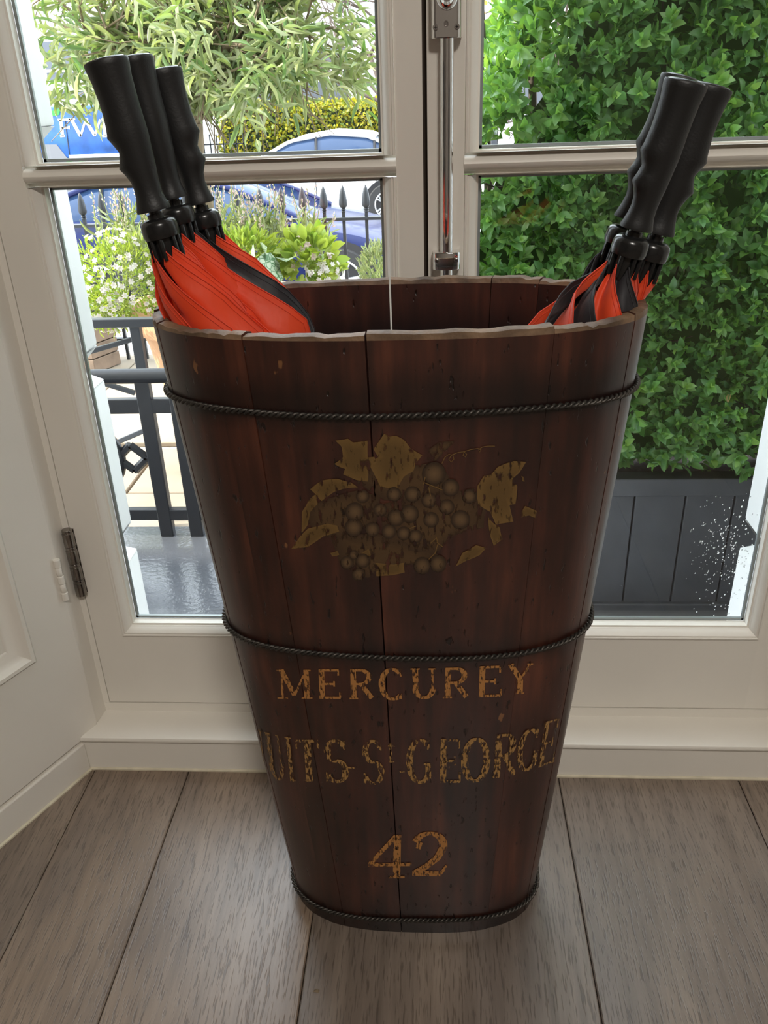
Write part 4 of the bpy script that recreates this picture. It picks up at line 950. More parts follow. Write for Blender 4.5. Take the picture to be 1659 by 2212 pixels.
mk('shade_core', core, MT['shade'], hd, smooth='all')

# ------------------------------------------------------------------ terrace, thin handrail, spear fence
ZT = -0.55
terr = struct('ground_2', MB().box(-6, 5, 2.255, 5.24, -1.3, ZT-0.025), MT['gravel'])
rs2 = random.Random(4)
y = 2.27
while y < 5.2:
    dyt = rs2.choice((0.42, 0.50, 0.58)); x = -2.7+rs2.uniform(0, .3)
    y2 = min(y+dyt, 5.24)
    while x < 0.6:
        dx = rs2.choice((0.45, 0.60, 0.75)); mk('paving_slab', MB().box(x+.006, x+dx-.006, y+.006, y2-.006, ZT-0.025, ZT+rs2.uniform(-.002, .002)), MT['paving'], terr, bevel=0.004, seg=1); x += dx
    y += dyt+(0.06 if 2.8 < y < 3.5 else 0)
YR = 2.80
hr = empty('handrail', (-1.1, YR, ZT), 'thin black metal handrail with diagonal braces beyond the balcony guard', 'railing')
p_top = at(300, 702, YR); zr = p_top[2]
bar('top_rail', (-2.3, YR, zr+.01), (-0.55, YR, zr+.01), 0.030, 0.035, MT['iron2'], hr)
bar('post', (-1.043, YR, ZT), (-1.043, YR, zr), 0.036, 0.03, MT['iron2'], hr)
bar('post', (-1.95, YR, ZT), (-1.95, YR, zr), 0.036, 0.03, MT['iron2'], hr)
bar('post', (-0.62, YR, ZT), (-0.62, YR, zr), 0.036, 0.03, MT['iron2'], hr)
for (a, b) in (((213, 754), (303, 728)), ((200, 820), (292, 849)), ((230, 965), (330, 922))):
    P1, P2 = at(*a, YR), at(*b, YR); d = P1-P2
    bar('brace', P2, P2+d*1.9, 0.018, 0.014, MT['iron2'], hr)

YF = 5.10
fn = empty('spear_fence', (-1.2, YF, ZT), 'black iron fence with spear finials at the edge of the terrace', 'fence')
zf = at(740, 400, YF)[2]; zr1 = at(650, 475, YF)[2]
for z in (zr1, ZT+0.13): bar('rail', (-2.9, YF, z), (1.4, YF, z), 0.018, 0.045, MT['iron2'], fn)
FX = [at(p, 400, YF)[0] for p in (168, 212, 256, 302, 348, 394, 432, 468, 508, 558, 605, 651, 697, 739, 789, 835, 881, 927, 973, 1019)]
FX = [FX[0]-0.26, FX[0]-0.13]+FX
fin = [(0.0085, 0), (0.017, 0.004), (0.010, 0.010), (0.017, 0.016), (0.010, 0.022), (0.021, 0.032), (0.0245, 0.042), (0.0235, 0.065), (0.019, 0.100), (0.011, 0.130), (0.003, 0.146), (0.0005, 0.149)]
mb_bar = None
for i, x in enumerate(FX):
    big = abs(x-FX[10]) < 1e-6
    m = MB().box(x-0.009, x+0.009, YF-0.009, YF+0.009, ZT, zf-0.147)
    b = mk('spear_bar', m, MT['iron2'], fn)
    mk('finial', MB().lathe(fin, 10, M=Matrix.Translation((x, YF, zf-0.149))), MT['iron2'], b, smooth=True)

# slatted timber crate with a hosta
cr = empty('wooden_crate', (-2.08, 4.72, ZT), 'weathered slatted timber crate on the paving left of the terracotta pot', 'crate')
C0 = onz(190, 790, ZT); C1 = onz(207, 808, ZT); C2 = onz(262, 786, ZT)
cxa, cya = C1[0], C1[1]
for k in range(4):
    z0 = ZT+0.004+k*0.088
    mk('slat', MB().prism([(cxa, cya), (C2[0], C2[1]), (C2[0]-.01, C2[1]+.02), (cxa-.01, cya+.02)], z0, z0+.082), MT['crate'], cr, bevel=.003)
    mk('slat', MB().prism([(cxa, cya), (cxa, cya+.02), (cxa-.40, cya+.15), (cxa-.40, cya+.13)], z0, z0+.082), MT['crate'], cr, bevel=.003)
bk = (C2[0]-.40, C2[1]+.10)
mk('soil', MB().prism([(cxa-.02, cya+.025), (C2[0]-.02, C2[1]+.02), bk, (cxa-.39, cya+.15)], ZT+.02, ZT+.31), MT['soil'], cr)
hs = empty('hosta', (cxa-.02, cya+.2, ZT+.31), 'broad-leaved blue-green plant growing in the timber crate', 'plant')
n = 16; a = RS.uniform(0, 2*PI, n); b = np.tile([cxa+0.02, cya+.14, ZT+.33], (n, 1))+np.stack([RS.uniform(-.2, .12, n), RS.uniform(-.05, .12, n), RS.uniform(0, .10, n)], 1)
leaf_objs('leaf', 'heart', b, np.stack([np.cos(a), np.sin(a)-.3, RS.uniform(.1, .8, n)], 1), np.tile([0, -.3, 1.0], (n, 1)), RS.uniform(.13, .20, n), RS.uniform(.10, .14, n), MT['leaf_hosta'], hs)
stm = MB()
for i in range(n): stm.tube([(cxa-.03, cya+.16, ZT+.30), tuple(b[i])], .005, 5)
mk('stalks', stm, MT['stem'], hs)

# ------------------------------------------------------------------ terracotta pot, olive tree and underplanting
YP = 3.50
pc = at(486, 640, YP); zrim = at(285, 650, YP)[2]; RP = pc[0]-at(287, 650, YP)[0]
pot = empty('terracotta_pot', (pc[0], YP, ZT), 'large terracotta pot holding the olive tree and flowers', 'pot')
hp = zrim-ZT
pr = [(RP*.58, 0), (RP*.60, .02), (RP*.74, hp*.45), (RP*.86, hp*.80), (RP*.90, hp*.86), (RP*.98, hp*.88), (RP*1.0, hp*.91), (RP*1.0, hp*.985), (RP*.98, hp), (RP*.92, hp), (RP*.88, hp*.96), (RP*.86, hp*.86)]
mk('pot_body', MB().lathe(pr, 40, M=Matrix.Translation((pc[0], YP, ZT)), capt=False), MT['terracotta'], pot, smooth=True)
mk('soil', MB().lathe([(RP*.85, hp*.88), (RP*.4, hp*.93), (.01, hp*.94)], 24, M=Matrix.Translation((pc[0], YP, ZT)), capb=False, capt=True), MT['soil'], pot, smooth=True)
zp = ZT+hp*.93

ol = empty('olive_tree', (pc[0], YP, zp), 'olive tree with narrow silvery leaves rising from the terracotta pot', 'tree')
fork = at(418, 262, YP-.05)
tr = MB(); b0 = np.array([pc[0]-.03, YP, zp-.03]); m0 = at(432, 400, YP)
tr.tube([b0, (b0+m0)/2+np.array([.01, 0, 0]), m0, (m0+fork)/2+np.array([-.01, 0, 0]), fork], [.050, .044, .040, .040, .036], 12)
mk('trunk', tr, MT['bark'], ol, smooth='all')
ends = [at(300, 80, 3.2), at(390, 120, 3.6), at(470, 60, 3.3), at(560, 130, 3.2), at(650, 110, 3.6), at(720, 60, 3.3), at(180, 60, 3.3), at(500, -120, 3.4), at(330, -150, 3.5), at(690, -80, 3.4), at(150, -60, 3.4)]
segs = []
bm_ = MB()
for e in ends:
    m = fork+(e-fork)*.5+np.array([0, 0, .07])+RS.normal(0, .03, 3); pts = [fork, fork+(m-fork)*.5+RS.normal(0, .015, 3), m, m+(e-m)*.5+RS.normal(0, .02, 3), e]
    bm_.tube(pts, [.026, .019, .014, .009, .004], 7)
    for q in range(16):
        t = RS.uniform(.25, 1.0)*4; i = min(3, int(t)); p = pts[i]+(pts[i+1]-pts[i])*(t-i); d = unit(RS.normal(0, 1, 3)*np.array([1, .7, .8])+np.array([0, 0, -.12])); l = RS.uniform(.16, .36)
        e2 = p+d*l+np.array([0, 0, -.05*l]); bm_.tube([p, (p+e2)/2+np.array([0, 0, .02]), e2], [.005, .0035, .0018], 5); segs.append((p, e2))
        for r_ in range(2):
            f = RS.uniform(.3, .9); p2 = p+(e2-p)*f; d2 = unit(d+RS.normal(0, .7, 3)); e3 = p2+d2*RS.uniform(.10, .22)+np.array([0, 0, -.02]); bm_.tube([p2, e3], [.0028, .0012], 4); segs.append((p2, e3))
mk('branches', bm_, MT['bark'], ol, smooth='all')
NSEG = len(segs)
# extra hanging shoots that the picture shows low in the pane
for (x_, y_, Y_) in ((560, 190, 3.0), (545, 220, 2.9), (640, 175, 3.1), (700, 160, 3.2), (760, 100, 3.2), (745, 130, 3.3), (200, 190, 3.0), (240, 215, 3.1), (150, 150, 3.1), (480, 180, 3.1), (610, 190, 3.1), (110, 90, 3.1), (130, 200, 3.2), (520, 150, 3.0), (780, 60, 3.3), (350, 60, 2.9), (420, 90, 2.9), (590, 60, 3.0)):
    q = at(x_, y_, Y_)
    for r_ in range(3):
        d = unit(np.array([RS.normal(.2, .5), RS.normal(0, .4), RS.normal(-.35, .45)])); segs.append((q-d*.10+RS.normal(0, .03, 3), q+d*.10+RS.normal(0, .03, 3)))
Ps, Ds, Us, Ls, HG = [], [], [], [], []
for si_, (p, e) in enumerate(segs):
    d = unit(e-p); l = np.linalg.norm(e-p); n_ = max(3, int(l/.040)); side0 = unit(np.cross(d, RS.normal(0, 1, 3))); s2 = np.cross(d, side0)
    for i in range(n_+1):
        f = .1+.9*i/n_
        for sg in (1, -1):
            an = (i % 2)*PI/2+RS.normal(0, .3); sd = (side0*math.cos(an)+s2*math.sin(an))*sg
            dd = unit(d*RS.uniform(.4, 1.0)+sd*RS.uniform(.6, 1.0)+np.array([0, 0, -.08])) if i < n_ else unit(d+sd*.4)
            HG.append(si_ >= NSEG); Ps.append(p+(e-p)*f); Ds.append(dd); Us.append(unit(RS.normal(0, 1, 3)+np.array([0, -.2, .8]))); Ls.append(RS.uniform(.055, .100))
Ps, Ds, Us, Ls = map(np.array, (Ps, Ds, Us, Ls))
hang = np.array(HG); px, py, dp = projv(Ps); ok = hang | (py < np.interp(px, [80, 250, 420, 480, 830], [205, 215, 235, 195, 175])+20*np.sin(px*.043)+RS.normal(0, 14, len(py))); Ps, Ds, Us, Ls, px, py = Ps[ok], Ds[ok], Us[ok], Ls[ok], px[ok], py[ok]
vis = (px > 75) & (px < 840) & (py > 0) & (py < 330)
near = split_near(Ps, Ps[:, 1], vis, 300)
leaf_objs('leaf', 'olive', Ps[near], Ds[near], Us[near], Ls[near], Ls[near]*.165, MT['leaf_olive'], ol)
leaves_mesh('foliage', 'olive', Ps[~near], Ds[~near], Us[~near], Ls[~near], Ls[~near]*.165, MT['leaf_olive'], ol)

# lavender-like grass with pale buds
def spikes(name, label, cat, cpx, cpy, Y, n, hpx, spread, mats, bud=True, group=None):
    c = at(cpx, cpy, Y); root = empty(name, tuple(c), label, cat, group); sm = MB(); BP, BD = [], []; LP, LD = [], []
    for i in range(n):
        b = c+np.array([RS.normal(0, spread*.35), RS.normal(0, spread*.3), 0]); h_ = hpx*RS.uniform(.55, 1.1); d = np.array([RS.normal(0, .16), RS.normal(0, .16), 1]); e = b+d*h_
        m = (b+e)/2+RS.normal(0, .01, 3); sm.tube([b, m, e], [.0022, .0018, .0012], 4)
        for q in range(9):
            f = .72+.28*q/9; BP.append(b+(e-b)*f+RS.normal(0, .004, 3)); BD.append(unit(d+RS.normal(0, .5, 3)))
        for q in range(7):
            f = RS.uniform(0, .6); LP.append(b+(e-b)*f); LD.append(unit(np.array([RS.normal(0, 1), RS.normal(0, 1), RS.uniform(.4, 1.6)])))
    mk('stems', sm, mats[0], root, smooth='all')
    if bud: leaves_mesh('flower_buds', 'plain', np.array(BP), np.array(BD), unit(RS.normal(0, 1, (len(BP), 3))), .013, .007, mats[1], root)
    leaves_mesh('foliage', 'olive', np.array(LP), np.array(LD), unit(RS.normal(0, 1, (len(LP), 3))), RS.uniform(.05, .10, len(LP)), .008, mats[2], root)
    return root
spikes('lavender', 'clump of lavender with pale buds in front of the spear fence', 'plant', 590, 560, 3.55, 36, .27, .26, (MT['stem'], MT['petal_pink'], MT['leaf_grey']))
spikes('lavender', 'clump of lavender seen just right of the umbrella grips', 'plant', 520, 545, 3.60, 20, .27, .20, (MT['stem'], MT['petal_pink'], MT['leaf_grey']))
spikes('lavender', 'thin clump of lavender left of the umbrella grips', 'plant', 300, 560, 3.60, 24, .30, .14, (MT['stem'], MT['petal_pink'], MT['leaf_grey']))
def mound(name, label, cat, cpx, cpy, Y, rx, ry, rz, n, L_, W_, kind, mat, nf=0, fmat=None, fl=.018, up=.4):
    c = at(cpx, cpy, Y); root = empty(name, tuple(c), label, cat); v = unit(RS.normal(0, 1, (n, 3))); r = RS.uniform(.55, 1.0, n)[:, None]; p = c+v*r*np.array([rx, ry, rz])
    leaves_mesh('foliage', kind, p, unit(v+np.array([0, 0, up])+RS.normal(0, .4, v.shape)), unit(RS.normal(0, 1, v.shape)+np.array([0, -.5, .8])), L_*RS.uniform(.7, 1.2, n), W_, mat, root)
    if nf:
        v = unit(RS.normal(0, 1, (nf, 3))+np.array([0, -.6, .3])); p = c+v*np.array([rx, ry, rz])*RS.uniform(.9, 1.12, nf)[:, None]
        pp = np.repeat(p, 6, 0); nn = np.repeat(v, 6, 0); an = np.tile(np.arange(6)*PI/3, nf); t1 = unit(np.cross(nn, [0.2, .1, 1.0])); t2 = np.cross(nn, t1)
        leaves_mesh('flowers', 'plain', pp, t1*np.cos(an)[:, None]+t2*np.sin(an)[:, None]+nn*.2, nn, fl, fl*.6, fmat, root)
    sm = MB()
    for i in range(12): q = c+unit(RS.normal(0, 1, 3))*np.array([rx, ry, rz])*.8; sm.tube([tuple(c+np.array([0, 0, -rz*.5])), tuple((c+q)/2+np.array([0, 0, .02])), tuple(q)], [.003, .002, .001], 4)
    mk('stems', sm, MT['stem'], root); return root
mound('trailing_daisy', 'mass of tiny white daisies spilling over the left of the terracotta pot', 'flowers', 262, 605, 3.30, .20, .16, .19, 1500, .030, .007, 'olive', MT['leaf_lime'], 120, MT['petal_white'], .014)
mound('trailing_daisy', 'lower tuft of white daisies hanging beside the terracotta pot', 'flowers', 228, 668, 3.28, .10, .10, .10, 420, .028, .007, 'olive', MT['leaf_lime'], 60, MT['petal_white'], .014)
mound('silver_foliage', 'pale grey-green foliage at the pot beside the umbrellas', 'plant', 320, 570, 3.36, .10, .10, .13, 520, .035, .010, 'olive', MT['leaf_grey'], 0)
mound('fern', 'lime green ferny foliage beside the big veined leaves', 'plant', 520, 555, 3.25, .16, .12, .09, 620, .05, .012, 'olive', MT['leaf_lime'], 0)
mound('lime_nettle', 'bright lime leafy plant with pink flower spikes at the right of the pot', 'plant', 668, 560, 3.25, .11, .10, .10, 240, .055, .034, 'box', MT['leaf_lime'], 14, MT['petal_pink'], .016)
mound('white_alyssum', 'small white flowers at the right end of the pot', 'flowers', 700, 585, 3.20, .07, .07, .06, 120, .02, .01, 'plain', MT['leaf_lime'], 70, MT['petal_white'], .012)
mound('rosemary', 'grey-green rosemary bush left of the dark gap between the doors', 'plant', 820, 585, 3.1, .075, .07, .10, 900, .028, .0045, 'olive', MT['leaf_grey'], 0, up=1.2)
def veinmat():
    m, nt, b = newmat('veined_leaf'); L = nt.links; mp = coords(nt, (5.5, 5.5, 5.5), 'Object', rnd=True); vo = N(nt, 'ShaderNodeTexVoronoi', feature='DISTANCE_TO_EDGE'); vo.inputs['Scale'].default_value = 1.0
    L.new(mp.outputs[0], vo.inputs['Vector']); r = rampnode(nt, [(0.03, (0.04, 0.12, 0.04)), (0.09, (0.31, 0.37, 0.26))]); L.new(vo.outputs['Distance'], r.inputs[0]); L.new(r.outputs[0], b.inputs['Base Color']); b.inputs['Roughness'].default_value = .5; return m
MT['leaf_vein'] = veinmat()
br = empty('brunnera', tuple(at(565, 590, 3.18)), 'large heart-shaped silvery leaves with dark green veins', 'plant')
bl_ = [(540, 560, .09), (600, 585, .12), (548, 590, .09), (575, 552, .08), (520, 600, .08), (625, 560, .09), (590, 610, .10)]
P_ = np.array([at(a, b, 3.12+i*.015) for i, (a, b, c) in enumerate(bl_)]); D_ = np.array([[RS.normal(0, .6), -.3, RS.uniform(-.3, .4)] for _ in bl_])
leaf_objs('leaf', 'heart', P_, D_, np.tile([0, -1.0, .55], (len(bl_), 1)), np.array([c for _, _, c in bl_]), np.array([c*.95 for _, _, c in bl_]), MT['leaf_vein'], br)
sm = MB()
for p in P_: sm.tube([tuple(at(565, 640, 3.2)), tuple(p)], .003, 5)
mk('stalks', sm, MT['stem'], br)

# ------------------------------------------------------------------ street
ZR = -1.10
struct('ground_3', MB().box(-30, 30, 5.24, 70, ZR-0.2, ZR), MT['asphalt'])
struct('kerb_1', MB().box(-30, 30, 5.25, 8.0, ZR, ZR+0.10), MT['kerb'])
struct('kerb_2', MB().box(-30, 30, 16.6, 60, ZR, ZR+0.12), MT['kerb'])

def wheel(root, x, y, z, r, sgn, w=.2):
    M = Matrix.Translation((x, y, z)) @ Matrix.Rotation(PI/2*sgn, 4, 'X')
    wv = mk('wheel', MB().lathe([(r*.62, -w/2), (r*.95, -w/2), (r, -w*.35), (r, w*.35), (r*.95, w/2), (r*.66, w/2), (r*.62, w*.3)], 28, M=M, capb=True, capt=False), MT['tyre'], root, smooth=True)
    rm_ = MB().lathe([(r*.66, w*.48), (r*.60, w*.52), (r*.58, w*.42), (r*.56, w*.30)], 28, M=M, capb=False, capt=False); rm_.lathe([(r*.14, w*.36), (r*.14, w*.44), (r*.05, w*.47)], 14, M=M)
    for k in range(5):
        a = 2*PI*k/5
        for da in (-.13, .13):
            p = [M @ Vector((r*.10*math.cos(a), r*.10*math.sin(a), w*.40)), M @ Vector((r*.60*math.cos(a+da), r*.60*math.sin(a+da), w*.42))]
            rm_.tube(p, r*.052, 6)
    mk('rim', rm_, MT['alloy'], wv, smooth=True)
    bk_ = MB().lathe([(r*.60, w*.18), (.01, w*.18)], 24, M=M, capb=False, capt=False); mk('brake_disc', bk_, MT['carblack'], wv)
def interp(t, tab):
    for (a, va), (b, vb) in zip(tab, tab[1:]):
        if t <= b: return va+(vb-va)*(t-a)/(b-a)
    return tab[-1][1]
def car(label, x0, yc, z0, length, top, roof, hw, wheels, wr, paint, facing, winx, pillars):
    # x runs from the nose (0) to the tail; facing -1: nose to the left
    root = empty('car', (x0+length/2, yc, z0), label, 'car')
    fx_ = (lambda u: x0+u) if facing < 0 else (lambda u: x0+length-u)
    us = np.linspace(0, length, 40); rows = []
    for u in us:
        zt = interp(u, top); e = min(u, length-u); k = hw*(1-0.16*max(0, 1-e/.45)**2); low = .22+.10*max(0, 1-e/.35)
        pts = [(k*.90, low), (k*.985, low+.12), (k, (low+zt)/2), (k*.985, zt-.16), (k*.93, zt-.04), (k*.80, zt), (k*.4, zt+.025), (0, zt+.03)]
        row = [(fx_(u), yc-a, z0+b) for a, b in pts]+[(fx_(u), yc+a, z0+b) for a, b in pts[::-1][1:]]
        rows.append(row)
    m = MB().grid(rows, closev=True); m.add(rows[0], [tuple(range(15))]); m.add(rows[-1], [tuple(range(15))[::-1]])
    body = mk('body', m, paint, root, smooth=True)
    ua, ub = roof[0][0], roof[-1][0]; us = np.linspace(ua, ub, 26); g = []; rf = []
    for u in us:
        zt = interp(u, roof); zb = interp(u, top)-.02; k = hw*.94; h_ = max(.0, zt-zb)/.5; kt = k*(1-.20*min(1, h_))
        g.append([(fx_(u), yc-k, z0+zb), (fx_(u), yc-(k+kt)/2*1.02, z0+(zb+zt)/2), (fx_(u), yc-kt, z0+zt-.015), (fx_(u), yc, z0+zt), (fx_(u), yc+kt, z0+zt-.015), (fx_(u), yc+(k+kt)/2*1.02, z0+(zb+zt)/2), (fx_(u), yc+k, z0+zb)])
    mk('windows', MB().grid(g), MT['carglass'], root, smooth='all')
    # painted roof skin and side rails above the glass
    i0 = [i for i, u in enumerate(us) if winx[0] <= u <= winx[1]]; rr_ = []
    for i in i0:
        q = g[i]; rr_.append([(q[2][0], q[2][1]-.006, q[2][2]-.03), (q[2][0], q[2][1]-.003, q[2][2]+.012), (q[3][0], q[3][1], q[3][2]+.015), (q[4][0], q[4][1]+.003, q[4][2]+.012), (q[4][0], q[4][1]+.006, q[4][2]-.03)])
    mk('roof', MB().grid(rr_), paint, root, smooth='all')
    for sg in (0, 1):
        ra = MB(); idx = (2, 4)[sg]
        ra.tube([Vector(g[i][idx])+Vector((0, (-.004, .004)[sg], .004)) for i in range(len(us))], .030, 6); mk('roof_rail', ra, paint, root, smooth='all')
        sl = MB(); si = (0, 6)[sg]; sl.tube([Vector(g[i][si])+Vector((0, (-.01, .01)[sg], .01)) for i in range(len(us))], .022, 6); mk('window_sill', sl, paint, root, smooth='all')
        for u in pillars:
            i = int(np.argmin(abs(us-u))); pi_ = [Vector(g[i][(0, 1, 2)[q] if sg == 0 else (6, 5, 4)[q]])+Vector((0, (-.008, .008)[sg], 0)) for q in range(3)]
            mk('pillar', MB().tube(pi_, .024, 6), MT['carblack'], root)
        for u in wheels:
            y_ = yc+(-1, 1)[sg]*(hw-.09); ar = MB().lathe([(wr*1.16, -.02), (wr*1.20, .012), (.01, .012)], 28, M=Matrix.Translation((fx_(u), yc+(-1, 1)[sg]*(hw-.012), z0+wr*1.02)) @ Matrix.Rotation(PI/2*(1, -1)[sg], 4, 'X'), capb=False, capt=False)
            mk('wheel_arch', ar, MT['carblack'], root); wheel(root, fx_(u), y_-(0.02, -.02)[sg], z0+wr, wr, (1, -1)[sg])
        for u, du in ((.12, .16), (length-.16, .12)):
            zt = interp(u, top); mk('lamp', MB().box(fx_(u)-du/2, fx_(u)+du/2, yc+(-1, 1)[sg]*hw*.80-.10, yc+(-1, 1)[sg]*hw*.80+.10, z0+zt-.26, z0+zt-.12), MT['carglass'] if u < 1 else MT['lampred'], root, bevel=.03)
        dl = MB()
        for u in pillars: dl.box(fx_(u)-.005, fx_(u)+.005, yc+(-1, 1)[sg]*hw*1.0-.004, yc+(-1, 1)[sg]*hw*1.0+.004, z0+.35, z0+interp(u, top)-.10)
        mk('door_seam', dl, MT['carblack'], root)
        mk('mirror', MB().lathe([(.02, -.09), (.07, -.06), (.08, .0), (.06, .07), (.02, .08)], 12, M=Matrix.Translation((fx_(pillars[0]-.55), yc+(-1, 1)[sg]*(hw+.09), z0+interp(pillars[0], top)+.06)) @ Matrix.Rotation(PI/2, 4, 'X'), sy=.7), paint, root, smooth=True)
    return root
# white saloon on the far side, nose to the left
wcx = at(835, 440, 14.6)[0]
car('white saloon car parked across the street in front of the yellow hedge', wcx-3.60, 15.4, ZR, 4.6, [(0, .55), (.12, .68), (.9, .80), (1.35, .90), (3.7, .97), (4.4, .95), (4.6, .72)], [(1.15, .89), (1.5, 1.08), (2.05, 1.34), (2.7, 1.43), (3.3, 1.38), (3.8, 1.18), (4.15, .99)], .88, (.85, 3.62), .33, MT['carwhite'], -1, (1.95, 3.45), (2.45, 3.45))
# dark blue hatchback just beyond the fence, bonnet to the right
dcx = at(204, 590, 8.7)[0]
car('dark blue hatchback parked just beyond the spear fence', dcx-.70, 9.5, ZR, 4.0, [(0, .50), (.12, .66), (.55, .78), (1.1, .87), (3.5, .93), (3.9, .90), (4.0, .70)], [(.95, .86), (1.3, 1.02), (1.85, 1.24), (2.5, 1.32), (3.2, 1.28), (3.6, 1.15), (3.95, .92)], .86, (.68, 3.22), .31, MT['carblue'], 1, (1.8, 3.5), (2.1, 3.1))

# blue wrapped van at the left
YV = 15.9
va = at(112, 300, YV); vx0 = va[0]-1.0
van = empty('van', (vx0+1.4, YV+.8, ZR), 'blue wrapped van with white letters parked across the street at the left', 'van')
zb_ = at(140, 330, YV)[2]; zt_ = at(130, 232, YV)[2]
vb = MB().box(vx0, vx0+2.75, YV, YV+1.6, at(140, 345, YV)[2], ZR+1.95); mk('body', vb, MT['vanblue'], van, bevel=.06, seg=3, smooth=True)
mk('lower_body', MB().box(vx0-.02, vx0+2.9, YV-.01, YV+1.6, ZR+.32, at(140, 348, YV)[2]+.02), MT['vangrey'], van, bevel=.05, seg=3, smooth=True)
mk('trim_strip', MB().box(at(150, 338, YV)[0], vx0+2.7, YV-.03, YV, at(200, 340, YV)[2], at(200, 333, YV)[2]), MT['vanwhite'], van, bevel=.01)
fp = [at(*p, YV-.012) for p in ((95, 312), (122, 312), (150, 348), (95, 348))]
mk('grey_flash', MB().add([tuple(p) for p in fp]+[tuple(p+np.array([0, .012, 0])) for p in fp], [(0, 1, 2, 3), (7, 6, 5, 4), (0, 4, 5, 1), (1, 5, 6, 2), (2, 6, 7, 3), (3, 7, 4, 0)]), MT['vangrey'], van)
for tri in (((142, 352), (152, 338), (157, 352)), ((168, 343), (176, 343), (184, 352), (172, 352)), ((108, 240), (130, 234), (128, 248), (108, 252))):
    q = [at(*p, YV-.012) for p in tri]; k = len(q)
    mk('green_flash', MB().add([tuple(p) for p in q]+[tuple(p+np.array([0, .012, 0])) for p in q], [tuple(range(k)), tuple(range(k, 2*k))[::-1]]+[(i, (i+1) % k, (i+1) % k+k, i+k) for i in range(k)]), MT['vangreen'], van)
def strokes_on_plane(name, segs_, Y, mat, par, dth=.012):
    m = MB()
    for (p, q, w_) in segs_:
        P1, P2 = at(*p, Y), at(*q, Y); d = unit(P2-P1); s_ = np.array([d[2], 0, -d[0]])*w_/2
        V = [P1-s_, P2-s_, P2+s_, P1+s_]; m.add([tuple(v) for v in V]+[tuple(v+np.array([0, dth, 0])) for v in V], [(0, 1, 2, 3), (7, 6, 5, 4), (0, 4, 5, 1), (1, 5, 6, 2), (2, 6, 7, 3), (3, 7, 4, 0)])
    return mk(name, m, mat, par)
strokes_on_plane('lettering', [((131, 259), (135, 294), .055), ((125, 259), (152, 258), .035), ((133, 277), (149, 275), .032), ((130, 294.5), (140, 294), .028), ((149, 272), (149, 279), .02),
    ((154, 258), (174, 294), .055), ((174, 294), (185, 258), .032), ((184, 258), (205, 293), .055), ((205, 293), (216, 258), .032), ((148, 258), (162, 257.5), .025), ((178, 257.5), (190, 257.5), .025),
    ((224, 258), (227, 294), .055), ((219, 258), (232, 257.5), .028), ((221, 294.5), (234, 294), .028)], YV-.014, MT['vanwhite'], van)
strokes_on_plane('door_seam', [((140, 255), (150, 336), .012), ((150, 336), (152, 352), .012)], YV-.016, MT['carblack'], van)
for px_ in (0, -1.9): wheel(van, at(214, 440, YV)[0]+px_, YV+.07, ZR+.33, .33, 1)
for px_ in (214,): mk('wheel_arch', MB().lathe([(.40, 0), (.42, .02), (.01, .02)], 26, M=Matrix.Translation((at(px_, 440, YV)[0], YV-.005, ZR+.36)) @ Matrix.Rotation(PI/2, 4, 'X'), capb=False, capt=False), MT['carblack'], van)

# yellow hedge and railings over the street
YH = 17.6
hx0, hx1 = at(468, 260, YH)[0], at(905, 250, YH)[0]; hz1 = at(700, 226, YH)[2]
yh = empty('yellow_hedge', ((hx0+hx1)/2, YH+.5, ZR+.12), 'clipped yellow and green hedge across the street behind the white car', 'hedge')
n = 9000; p = np.stack([RS.uniform(hx0, hx1, n), YH+RS.normal(0, .06, n), RS.uniform(ZR+.15, hz1, n)], 1); k = RS.rand(n) < .25; p[k, 2] = hz1+RS.normal(0, .04, k.sum()); p[k, 1] = YH+RS.uniform(0, .9, k.sum())
leaves_mesh('foliage', 'plain', p, unit(RS.normal(0, 1, (n, 3))+np.array([0, -.6, .4])), unit(RS.normal(0, 1, (n, 3))+np.array([0, -.8, .5])), RS.uniform(.05, .09, n), .05, MT['leaf_yellow'], yh)
mk('shade_core', MB().box(hx0+.08, hx1-.08, YH+.10, YH+.9, ZR+.12, hz1-.08), MT['shade'], yh)  # solid core, its dark green standing for the shade inside the hedge
rl = empty('street_railing', (at(465, 300, 17.3)[0], 17.3, ZR+.12), 'thin black railing at the left end of the yellow hedge', 'railing')
xl = at(440, 310, 17.3)[0]
for i in range(7): bar('bar', (xl+i*.13, 17.3, ZR+.12), (xl+i*.13, 17.3, at(460, 300, 17.3)[2]+.08), .02, .02, MT['iron'], rl, 0)
bar('rail', (xl, 17.3, at(460, 312, 17.3)[2]), (xl+.8, 17.3, at(460, 312, 17.3)[2]), .025, .02, MT['iron'], rl, 0)

# white terrace of houses behind
YW = 20.0
def house(name, label, x0, x1, z1, Y, wins, doorspec=None, mat=None):
    root = empty(name, ((x0+x1)/2, Y+2, ZR+.12), label, 'building')
    mk('wall', MB().box(x0, x1, Y, Y+4, ZR+.12, z1), mat or MT['housewhite'], root)
    mk('cornice', MB().box(x0, x1, Y-.25, Y, z1-.35, z1), MT['housewhite'], root, bevel=.05)
    mk('string_course', MB().box(x0, x1, Y-.10, Y, at(800, 160, Y)[2]-.12, at(800, 160, Y)[2]+.12), MT['housewhite'], root, bevel=.03)
    rf = MB().add([(x0, Y, z1), (x1, Y, z1), (x1, Y+4, z1+2.2), (x0, Y+4, z1+2.2)], [(0, 1, 2, 3)]); mk('roof', rf, MT['slate'], root)
    for (a, b, c, d) in wins:
        f = mk('window', MB().box(a-.08, b+.08, Y-.06, Y+.02, c-.08, d+.08), MT['housewhite'], root, bevel=.02)
        mk('pane', MB().box(a, b, Y-.075, Y-.058, c, d), MT['housewin'], f)
        mk('sash_bar', MB().box(a, b, Y-.095, Y-.07, (c+d)/2-.03, (c+d)/2+.03), MT['housewhite'], f)
    return root
